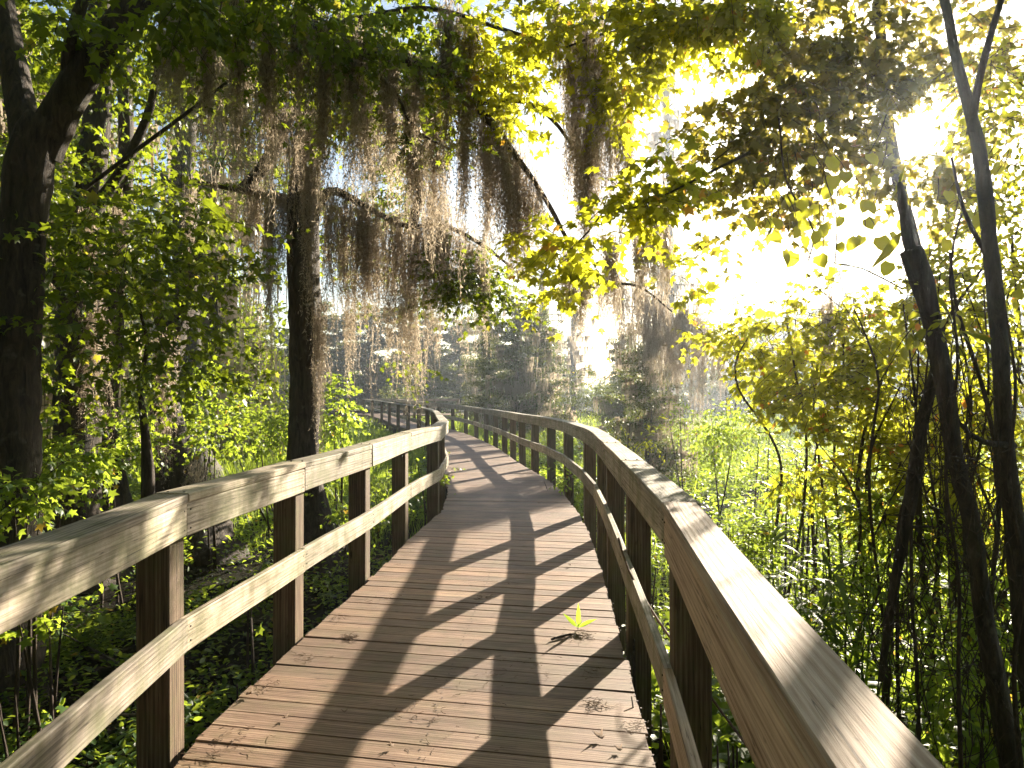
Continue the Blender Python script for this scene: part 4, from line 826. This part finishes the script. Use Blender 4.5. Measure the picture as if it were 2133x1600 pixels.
# litter under the left railing
g = Geo(); n = 9000
y = 0.8 * (14 / 0.8) ** rng.random(n); x = -1.2 - rng.random(n) * (1 + y * 0.9); p = np.stack([x, y, ground_z(x, y) + 0.01 + 0.02 * rng.random(n)], 1)
leaves(g, p, np.stack([rng.normal(0, 1, n), rng.normal(0, 1, n), rng.normal(0, .15, n)], 1), np.stack([rng.normal(0, .3, n), rng.normal(0, .3, n), np.ones(n)], 1), rng.uniform(0.03, 0.09, n), T_OVAL, rng.random(n) * 0.9)
n = 9000; y = 0.6 * (14 / 0.6) ** rng.random(n); x = 0.7 + rng.random(n) * (1 + y * 0.9); p = np.stack([x, y, ground_z(x, y) + 0.01 + 0.02 * rng.random(n)], 1)
leaves(g, p, np.stack([rng.normal(0, 1, n), rng.normal(0, 1, n), rng.normal(0, .15, n)], 1), np.stack([rng.normal(0, .3, n), rng.normal(0, .3, n), np.ones(n)], 1), rng.uniform(0.03, 0.09, n), T_OVAL, rng.random(n) * 0.9)
tag(g.build('leaf_litter', M['shadelitter']), 'dry brown leaf litter on the swamp floor', 'leaf litter', kind='stuff')

def shrub(name, label, x, y, d, rx, ry, n, leaf='herb', T=T_OVAL, size=0.055, tint0=0.6, stems=5, group=None, K=8, L=0.3, gap=-0.3, cat='shrub'):
    """x,y: photo centre of the crown"""
    s = Tree(name, label, cat, group, leaf=leaf, mat='twig')
    s.blob(x, y, d, rx, ry, n, size=size, T=T, K=K, L=L, tint0=tint0, gap=gap)
    yb = HOR + (EYE - GZ) * F / d
    for k in range(stems):
        xx = x + rng.normal(0, rx * 0.25); tx = x + rng.normal(0, rx * 0.6)
        s.limb([(xx, yb, d, 0.03 * F / d), ((xx + tx) / 2, (yb + y) / 2, d + rng.normal(0, .1), 0.022 * F / d), (tx, y - ry * rng.uniform(0, .8), d + rng.normal(0, .2), 0.006 * F / d)], sides=6, step=0.1)
    return s.done()
LS = [ # left undergrowth bushes
 (560, 880, 11, 90, 60, 200, .7, 'round sunlit bush against the left side of the central trunk'),
 (470, 900, 9, 80, 50, 130, .6, 'low green bush between the gnarled tree and the central trunk'),
 (705, 870, 12, 34, 90, 150, .8, 'bright yellow-green bush right of the central trunk'),
 (715, 1040, 8.5, 50, 60, 70, .55, 'leafy bush seen between the left railing posts beside the trunk'),
 (800, 1070, 9.5, 36, 70, 110, .6, 'green bush seen through the left railing near its bend'),
 (900, 1000, 10.5, 50, 60, 60, .6, 'small leafy bush behind the bend of the left railing'),
 (240, 930, 7.5, 110, 45, 150, .6, 'low leafy bush at the foot of the second left tree'),
 (110, 960, 6.0, 110, 45, 120, .55, 'bush with yellowing leaves above the nearest left rail'),
 (50, 1020, 4.6, 60, 35, 36, .5, 'small shrub with pale leaves touching the left picture edge'),
 (100, 860, 8.5, 90, 50, 90, .5, 'shaded bush between the first and second left trunks'),
 (440, 820, 12, 60, 60, 90, .7, 'sunlit bush right behind the gnarled tree'),
 (330, 870, 12, 70, 60, 90, .75, 'distant bright bush between the left trunks'),
 (110, 1290, 4.4, 70, 40, 26, .5, 'sparse shrub low in the shade under the nearest left rail'),
 (40, 1480, 3.4, 60, 40, 14, .5, 'tiny leafy plant at the bottom left corner'),
 (520, 1230, 5.6, 60, 60, 24, .45, 'sparse dark plant under the left lower rail'),
 (470, 1440, 4.2, 60, 50, 18, .4, 'wispy plant below the deck edge at lower left'),
]
for (x, y, d, rx, ry, n, tn, lab) in LS:
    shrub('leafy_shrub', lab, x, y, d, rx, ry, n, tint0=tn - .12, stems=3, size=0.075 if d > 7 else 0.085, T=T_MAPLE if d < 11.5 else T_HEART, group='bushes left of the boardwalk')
# right field shrubs / saplings
RS = [
 (1225, 820, 34, 70, 55, 420, .6, 'cypress', 'wide tan bush in the hazy field behind the right railing'),
 (1310, 830, 30, 45, 50, 260, .5, 'cypress', 'grey-green bush beside the moss-hung dark trunk'),
 (830, 815, 55, 40, 18, 160, .8, 'cypress', 'golden bush beyond the far end of the boardwalk'),
 (1345, 900, 13, 22, 45, 40, .8, 'vine', 'small bright sapling just behind the right railing'),
 (1300, 880, 14, 30, 20, 18, .8, 'vine', 'arching yellow-green twig left of the small bright sapling'),
 (1488, 890, 11, 45, 75, 170, .6, 'herb', 'slim dark-stemmed sapling with small leaves in the right field'),
 (1560, 900, 12, 45, 70, 130, .65, 'herb', 'airy sapling right of the slim dark-stemmed sapling'),
 (1420, 860, 15, 45, 40, 60, .7, 'herb', 'low sunny bush behind the hanging moss on the right'),
 (1540, 640, 22, 70, 90, 200, .5, 'herb', 'pale airy tree crown against the white sky right of centre'),
 (1650, 1000, 7, 80, 40, 70, .6, 'herb', 'leafy clump of marsh plants before the right thicket'),
 (1540, 1130, 5.5, 60, 50, 60, .6, 'herb', 'green leafy clump just outside the right railing'),
 (1340, 1230, 4.6, 40, 80, 60, .55, 'herb', 'bright leaves seen between the right posts'),
 (1360, 1480, 3.3, 50, 50, 30, .6, 'herb', 'small sunlit plant under the right lower rail'),
 (1520, 1560, 2.6, 60, 40, 30, .7, 'herb', 'sunlit leaves directly below the nearest right rail'),
 (1700, 1400, 3.2, 60, 60, 30, .5, 'herb', 'dark green plant outside the nearest right rail'),
 (1180, 1000, 11, 40, 30, 50, .6, 'herb', 'green plants behind the middle posts of the right railing'),
]
for (x, y, d, rx, ry, n, tn, lf, lab) in RS:
    shrub('leafy_shrub', lab, x, y, d, rx, ry, n, leaf=lf, tint0=tn, size=0.06 if d < 10 else 0.075 if d < 20 else 0.12, T=T_OVAL, stems=2 if d > 10 else 4, group='bushes right of the boardwalk')
# cane plants with arching strap leaves
for k, (x, y, d, lab) in enumerate(((1735, 1090, 4.2, 'arching cane plant in front of the right thicket'), (1700, 1180, 4.0, 'dark drooping cane plant outside the right railing'), (1640, 1060, 5.2, 'pale cane leaves behind the drooping cane plant'), (1780, 1200, 3.8, 'cane plant at the foot of the leftmost right stem'), (1590, 1200, 4.6, 'low cane leaves beside the bend of the right railing'), (1660, 1260, 3.8, 'broad-leaved cane clump next to the pale cap board'))):
    s = thing('cane_plant', lab, 'plant', 'cane plants right of the boardwalk'); g = Geo(); st = Geo()
    top = at(x, y, d); gz = ground_z(top[0], top[1])
    for j in range(5):
        b0 = np.array([top[0] + rng.normal(0, .12), top[1] + rng.normal(0, .15), gz]); t0 = top + rng.normal(0, .12, 3)
        tube(st, np.array([[*b0, .006], [*((b0 + t0) / 2 + rng.normal(0, .02, 3)), .005], [*t0, .002]]), sides=5)
        n = 9; tt = rng.uniform(.35, 1.02, n); a = rng.random(n) * 6.28
        straps(g, b0 + (t0 - b0) * tt[:, None], np.stack([np.cos(a), np.sin(a), rng.uniform(.2, .9, n)], 1), rng.uniform(.22, .45, n), rng.uniform(.018, .034, n), droop=1.1, K=7)
    c = g.build('leaves', M['cane'], s); st.build('stalks', M['cane'], s)

# ------------------------------------------------------------------ middle and far trees
def cypress_crown(h, w, nb, seed, dens=1.0, leaf=0.14, moss=0.3, shape=0.8, z0=0.2):
    """lacy crown: whorls of near-horizontal boughs with feathery tufts"""
    gl, gt, gm = Geo(), Geo(), Geo(); T_, Pq, Nn, Sz, Ti = [], [], [], [], []
    Bq = []
    for k in range(nb):
        z = h * (z0 + (1 - z0) * (k + rng.random()) / nb); r = w * (1 - ((z / h - z0) / (1 - z0)) ** 1.5 * shape) * rng.uniform(0.45, 1.1); a = rng.random() * 6.28
        d = np.array([math.cos(a), math.sin(a), rng.uniform(-0.05, 0.35)])
        tt = np.linspace(0, 1, 5)[:, None]; line = np.array([0, 0, z]) + d * r * tt + np.array([0, 0, -0.12]) * r * tt ** 2
        Bq.append(line)
        n = int(26 * dens * max(r, 0.6)); u = rng.random(n) ** 0.7; s_ = np.cross(d, [0, 0, 1.0])
        p = np.array([0, 0, z]) + d * r * u[:, None] + np.array([0, 0, -0.12]) * r * (u ** 2)[:, None] + s_ * (rng.normal(0, 0.28, n) * r * (0.25 + u * 0.5))[:, None] + np.array([0, 0, 1]) * rng.normal(0, 0.10, n)[:, None] * (1 + r * 0.15)
        Pq.append(p); T_.append(d * 0.6 + rng.normal(0, 0.6, (n, 3))); Nn.append(np.array([0, 0, 1]) + rng.normal(0, 0.5, (n, 3)))
        if rng.random() < moss:
            for _ in range(int(3 + r * 2)):
                q = rng.random(); c = np.array([0, 0, z]) + d * r * q; m = 7; tp = c + rng.normal(0, 0.06 * r, (m, 3)) * [1, 1, .1]
                L = rng.uniform(0.5, 1.8, m)[:, None, None]; t = np.linspace(0, 1, 5)[None, :, None]
                Pm = tp[:, None] + np.array([0, 0, -1.0]) * L * t + np.cumsum(rng.normal(0, .03, (m, 5, 3)), 1) * [1, 1, 0]
                wv = (np.array([0.035, 0.02, 0]) * (1 - t * .8)) * rng.choice([-1, 1], (m, 1, 1)); V = np.stack([Pm - wv, Pm + wv], 2)
                i = (np.arange(m) * 10)[:, None] + (np.arange(4) * 2)[None]; gm.add(V.reshape(-1, 3), np.stack([i, i + 1, i + 3, i + 2], -1).reshape(-1, 4), None, 0.5)
    p = np.vstack(Pq); n = len(p)
    leaves(gl, p, np.vstack(T_), np.vstack(Nn), leaf * rng.uniform(.6, 1.4, n), T_QUAD, np.clip(rng.normal(.5, .2, n), 0, .93))
    tubes(gt, np.array(Bq), 0.05 * h / 15 * rng.uniform(.5, 1.1, nb))
    tube(gt, np.array([[0, 0, -0.3, h * 0.028], [0, 0, h * .08, h * .017], [.1, 0, h * .5, h * .011], [0, 0, h * .98, .02]]), sides=9, bump=.05, wob=.05, step=.5)
    return gl, gt, gm
def cypress_proto(name, label, group, args, mat='cypress'):
    gl, gt, gm = cypress_crown(**args); t = thing(name, label, 'tree', group)
    gt.build('trunk', M['bark'], t, smooth=True); c = gl.build('crown', M[mat], t)
    if gm.v: gm.build('moss', M['moss'], c)
    return t
def copy_tree(o, parent=None):
    c = o.copy(); C.objects.link(c); c.parent = parent
    for ch in [x for x in o.children]: copy_tree(ch, c)
    return c
def plant(o, x, d, s=1.0, label=None, rz=0.0, sxy=1.0):
    p = at(x, 812, d); o.location = (p[0], p[1], GZ - 0.1); o.scale = (s * sxy, s * sxy, s); o.rotation_euler = (0, 0, rz)
    if label: o['label'] = label
    return o
G1 = 'tall lacy cypresses in the haze'
lacy = cypress_proto('bald_cypress', 'x', G1, dict(h=20, w=3.2, nb=70, seed=1, dens=0.55, moss=.5, z0=.22))
lacy2 = cypress_proto('bald_cypress', 'x', G1, dict(h=18, w=2.6, nb=60, seed=2, dens=0.7, moss=.5, z0=.15))
for k, (src, x, d, s, lab) in enumerate(((lacy, 1390, 42, 1.06, 'tallest pale lacy cypress against the white sky right of the hanging moss'), (lacy2, 1130, 44, .82, 'faint lacy cypress behind the centre of the hanging moss'), (lacy, 1195, 60, .72, 'small spiky cypress just right of the dark mossy cypress cluster'),
                                       (lacy2, 1010, 50, .8, 'pale cypress behind the moss left of the centre cluster'), (lacy2, 520, 34, .5, 'dark layered cypress left of the central trunk'), (lacy, 1760, 60, .75, 'hazy cypress behind the right thicket'), (lacy2, 1610, 70, .62, 'hazy cypress between the thicket and the round-leaved vine'), (lacy, 440, 60, .5, 'small distant cypress in the gap left of the central trunk'))):
    o = src if k in (0, 1) else copy_tree(src); plant(o, x, d, s, lab, rz=k * 1.3)
# dark cluster of moss-hung trees, centre
cl = cypress_proto('mossy_cypress', 'x', 'dark moss-draped trees in the field', dict(h=11, w=3.3, nb=110, seed=3, dens=3.4, leaf=.17, moss=.4, z0=.05, shape=.55))
for k, (x, d, s, lab) in enumerate(((1075, 36, .62, 'dark moss-draped tree left in the cluster beyond the right railing'), (1125, 38, .6, 'dark moss-draped tree right in the cluster beyond the right railing'), (1020, 40, .6, 'tawny moss-draped tree at the left side of the cluster'), (1350, 17, .36, 'dark trunked mossy tree behind the pale hanging moss'), (1300, 27, .4, 'low mossy tree left of the pale hanging moss'), (530, 24, .42, 'dark mossy tree in the gap left of the central trunk'))):
    o = cl if k == 0 else copy_tree(cl); plant(o, x, d, s, lab, rz=k * 2.1)
# far woods, tree by tree
G3 = 'hazy blue trees along the far edge of the marsh'
fw = [cypress_proto('far_tree', 'x', G3, dict(h=15, w=4.2, nb=90, seed=4 + i, dens=3.2, leaf=.34, moss=.1, z0=.03, shape=.5)) for i in range(3)]
FT = []
for x in range(-150, 2350, 62):
    top = np.interp(x, [-150, 350, 420, 520, 640, 760, 1000, 1150, 1200, 1260, 1450, 1600, 1700, 2000, 2350], [560, 600, 690, 690, 640, 650, 660, 700, 768, 770, 700, 650, 650, 620, 600])
    FT.append((x + rng.normal(0, 14), 74 + rng.random() * 26, top + rng.normal(0, 16)))
for k, (x, d, top) in enumerate(sorted(FT)):
    o = fw[k] if k < 3 else copy_tree(fw[k % 3]); h = (HOR - top) * d / F + EYE - GZ
    plant(o, x, d, h / 15, f'hazy blue-green tree, {ordn(k + 1)} from the left along the far marsh edge', rz=k * 1.7, sxy=1.3)
# woodland mass behind them
g = Geo(); n = 60000; x = rng.uniform(-150, 150, n); y = 105 + rng.random(n) * 35; topz = 6.5 + 2.2 * np.sin(x * .31) + 1.6 * np.sin(x * .83 + 1) + 1.2 * np.sin(x * 1.9 + y * .2)
topz = np.where((x > 5) & (x < 26), topz * .5, topz)
z = GZ + rng.random(n) ** .8 * topz * 1.0
leaves(g, np.stack([x, y, z], 1), rng.normal(0, 1, (n, 3)), rng.normal(0, 1, (n, 3)) + [0, 0, 1], rng.uniform(.5, 1.1, n), T_QUAD, rng.random(n) * .9)
tag(g.build('far_woods', M['cypress']), 'hazy blue line of woods closing off the marsh', 'woods', kind='stuff')

# forest outside the near trees; unseen ones around the viewer added to block skylight
bt = cypress_proto('forest_tree', 'x', 'forest trees left of the boardwalk', dict(h=14, w=3.6, nb=110, seed=8, dens=1.6, leaf=.2, moss=.5, z0=.08, shape=.4), mat='shade_leaf')
for k, (X_, Y_, s, lab) in enumerate(((-11, 15, 1.0, 'dense forest tree behind the leftmost trunks'), (-15, 22, 1.0, 'second dense forest tree deep behind the left trunks'), (-8.6, 21, .85, 'forest tree seen between the left trunks'), (-13, 9, 1.0, 'forest tree at the left edge behind the leaves'), (-19, 32, 1.1, 'farthest forest tree of the left wood'), (-12.5, 30, .8, 'forest tree behind the tall pale cypress trunk'),
                                     (-9, 3, .9, 'unseen shade tree just outside the left of the view'), (13, 14, .7, 'forest tree behind the right thicket'), (19, 22, .8, 'second forest tree behind the right thicket'), (-7, -6, 1.0, 'unseen shade tree behind the viewer on the left'), (-1, -11, 1.1, 'unseen shade tree behind the viewer'), (6, -8, 1.0, 'unseen shade tree behind the viewer on the right'), (-13, -3, 1.1, 'unseen shade tree left of the viewer'), (2.5, -7, 1.0, 'unseen shade tree close behind the viewer'), (-4, -12, 1.2, 'tall unseen shade tree behind the viewer'), (9, -4, 1.0, 'unseen shade tree to the right of the viewer'), (-9, -9, 1.2, 'tall unseen shade tree behind the viewer on the left'), (-8, 0, .8, 'low unseen shade tree left of the viewer'), (4, -13, 1.2, 'tall unseen shade tree far behind the viewer'), (-17, 4, 1.2, 'tall unseen shade tree far left of the viewer'), (12, 2, .8, 'unseen shade tree right of the viewer'))):
    o = bt if k == 0 else copy_tree(bt); o.location = (X_, Y_, GZ - .1); o.scale = (s, s, s); o.rotation_euler = (0, 0, k * 1.9); o['label'] = lab
    if X_ > 0: o['group'] = 'forest trees right of the boardwalk'

for k, (a_, b_, r_, lab) in enumerate((((-3.9, 3.2), (-1.9, 4.6), .035, 'fallen branch lying in the shade under the nearest left rail'), ((-3.0, 2.2), (-2.1, 3.6), .02, 'crooked fallen stick at lower left on the swamp floor'), ((-2.6, 5.6), (-4.6, 6.4), .03, 'fallen branch at the foot of the left trees'), ((-2.0, 4.9), (-3.2, 5.0), .015, 'thin stick lying below the left railing bend'))):
    g = Geo(); n_ = 7; pp = [[a_[0] + (b_[0] - a_[0]) * t + rng.normal(0, .05), a_[1] + (b_[1] - a_[1]) * t + rng.normal(0, .05), 0, r_ * (1.1 - t * .7)] for t in np.linspace(0, 1, n_)]
    for q in pp: q[2] = float(ground_z(q[0], q[1])) + .05 + abs(rng.normal(0, .03))
    tube(g, np.array(pp), sides=8, bump=.1, step=.08)
    for j in (2, 4): q = np.array(pp[j][:3]); dv = rng.normal(0, .3, 3); dv[2] = abs(dv[2]) * .8; tube(g, np.array([[*q, r_ * .5], [*(q + dv * .5), r_ * .35], [*(q + dv), .002]]), sides=5, bump=.1)
    tag(g.build('fallen_branch', M['bark_pale'], smooth=True), lab, 'branch', 'branches fallen on the swamp floor')
g = Geo(); tube(g, px([(1290, 1120, 4.2, 5), (1312, 1190, 4.0, 5), (1370, 1292, 3.6, 6), (1425, 1370, 3.2, 6), (1484, 1460, 2.9, 6), (1585, 1600, 2.4, 6), (1680, 1780, 2.0, 6)]), sides=6, wob=.006)
tag(g.build('dead_vine', M['dry'], smooth=True), 'thin dry vine slanting down behind the right lower rail', 'vine')
# ------------------------------------------------------------------ small things on the deck
z0 = 0.002
p = np.array([(1200 - 1066.5) * 3.16 / 0.5 / F * .5 * 2, 0, 0]); c = at(1204, 1312, 1); dd = EYE * F / (1312 - HOR); c = np.array([(1204 - 1066.5) * dd / F, dd, z0])
t = thing('seedling', 'bright green seedling sprouting from the deck planks', 'plant')
g = Geo(); leaves(g, np.repeat(c[None], 4, 0) + [0, 0, .012], np.array([(-.75, -.1, .75), (.02, -.05, 1), (.9, -.1, .5), (.3, .3, .5)]), np.array([(.3, -1, .5), (.1, -1, .2), (-.3, -1, .6), (0, -.5, 1)]), np.array([.135, .155, .13, .06]), T_LANCE, np.array([.6, .8, .6, .4])); g.build('leaves', M['sprout'], t)
g = Geo(); tube(g, np.array([[*c, .003], [*(c + [0, 0, .02]), .002]]), sides=5); g.build('stem', M['twig'], t)
def litter(name, label, x, y, n, rad, L, cat='litter', w=.0014):
    d = EYE * F / (y - HOR); c = np.array([(x - 1066.5) * d / F, d, 0.004]); Q = np.zeros((n, 5, 3)); a0 = rng.normal(0, 1, (n, 3)) * [1, 1, .1]
    tt = np.linspace(0, 1, 5)[None, :, None]; Q = c + rng.normal(0, rad, (n, 1, 3)) * [1, 1, 0] + norm(a0)[:, None] * L * rng.uniform(.4, 1, (n, 1, 1)) * tt + np.cumsum(rng.normal(0, L * .09, (n, 5, 3)), 1) * [1, 1, .3]
    Q[..., 2] = np.abs(Q[..., 2] - .004) + .004
    g = Geo(); tubes(g, Q, w, taper=.5); tag(g.build(name, M['dry']), label, cat, 'bits of moss and twigs fallen on the deck')
litter('moss_scrap', 'scrap of dry moss around the green seedling', 1215, 1325, 60, .045, .06)
litter('moss_scrap', 'grey moss scrap near the left edge of the deck', 728, 1330, 60, .025, .05)
litter('moss_scrap', 'small moss scrap left of the dead leaf', 1240, 1470, 40, .025, .05)
litter('moss_scrap', 'dry moss scrap beside the left post foot', 430, 1575, 30, .06, .05)
litter('moss_scrap', 'tiny moss scrap in the middle of the deck', 1010, 1245, 24, .03, .04)
litter('moss_scrap', 'moss scrap near the right deck edge above the dead leaf', 1325, 1510, 20, .03, .04)
litter('moss_scrap', 'thin scatter of twigs near the left edge halfway along', 800, 1160, 30, .12, .06)
litter('moss_scrap', 'twig crumbs at the bottom centre of the deck', 930, 1560, 14, .15, .04)
for k, (x, y, r_, lab) in enumerate(((560, 1430, .05, 'moss crumbs along the left deck edge beside the second post'), (640, 1370, .05, 'moss crumbs by the left deck edge between two posts'), (480, 1530, .06, 'stringy moss bits at the lower left corner of the deck'), (700, 1290, .05, 'thin moss bits on the left half of the deck'), (1230, 1400, .04, 'moss crumbs by the right deck edge above the post shadow'), (880, 1490, .1, 'scattered moss threads at lower centre of the deck'), (1100, 1400, .12, 'scattered threads of moss right of the deck centre'), (790, 1250, .08, 'faint moss bits near the third left post'), (1010, 1420, .12, 'loose moss threads around the deck centre'))):
    litter('moss_scrap', lab, x, y, 18, r_, .045)
g = Geo(); d = EYE * F / (1330 - HOR); c = np.array([(1165 - 1066.5) * d / F, d, .008]); tube(g, np.array([[*(c + [-.05, -.04, 0]), .007], [*(c + [.02, .01, .004]), .008], [*(c + [.10, .06, .002]), .005]]), sides=7, bump=.1); tag(g.build('twig', M['twig']), 'short dark twig lying left of the seedling', 'twig')
for (x, y, lab, s) in ((1255, 1545, 'curled orange-brown dead leaf at lower right of the deck', .055), (1292, 1570, 'small dark dead leaf right of the curled leaf', .035), (512, 1452, 'pale dead leaf by the left deck edge', .05), (1060, 1220, 'tiny green leaf lying mid deck', .025), (718, 1485, 'small dry leaf near the left post shadow', .03), (590, 1500, 'brown leaf lying between two lower left boards', .03), (960, 1180, 'tiny brown leaf near the middle of the deck', .025), (860, 1120, 'tiny brown leaf at the left deck edge by the fourth post', .03), (1190, 1180, 'small brown leaf by the right deck edge', .03), (820, 1560, 'small crumpled leaf at the bottom left of the deck centre', .03), (1120, 1050, 'faint brown leaf far along the deck', .03)):
    d = EYE * F / (y - HOR); c = np.array([(x - 1066.5) * d / F, d, .012]); g = Geo(); V = T_MAPLE[0].copy(); V[:, 2] = 1.6 * (V[:, 0] ** 2) + .25 * V[:, 1] ** 2; a = rng.random() * 6
    W = np.stack([V[:, 0] * math.cos(a) - V[:, 1] * math.sin(a), V[:, 0] * math.sin(a) + V[:, 1] * math.cos(a), V[:, 2]], 1) * s + c
    g.add(W, T_MAPLE[1], None, .8); o = tag(g.build('dead_leaf', M['dry']), lab, 'leaf', 'fallen leaves on the deck'); sm = o.modifiers.new('thick', 'SOLIDIFY'); sm.thickness = .0015

# ------------------------------------------------------------------ haze in the air
def haze(density, top=26):
    x0, x1, y0, y1, z0_, z1_ = -215, 215, -50, 260, GZ - 1.5, top
    V = np.array([(x0, y0, z0_), (x1, y0, z0_), (x1, y1, z0_), (x0, y1, z0_), (x0, y0, z1_), (x1, y0, z1_), (x1, y1, z1_), (x0, y1, z1_)])
    g = Geo(); g.add(V, np.array([[0, 3, 2, 1], [4, 5, 6, 7], [0, 1, 5, 4], [1, 2, 6, 5], [2, 3, 7, 6], [3, 0, 4, 7]]))
    m, nt, out = new_mat('haze'); v = node(nt, 'ShaderNodeVolumePrincipled', Density=density, Anisotropy=0.74)
    v.inputs['Color'].default_value = (0.78, 0.88, 1.0, 1); nt.links.new(v.outputs[0], out.inputs['Volume'])
    tag(g.build('haze', m), 'thin morning haze filling the air over the marsh', 'haze', kind='stuff')
haze(0.001)
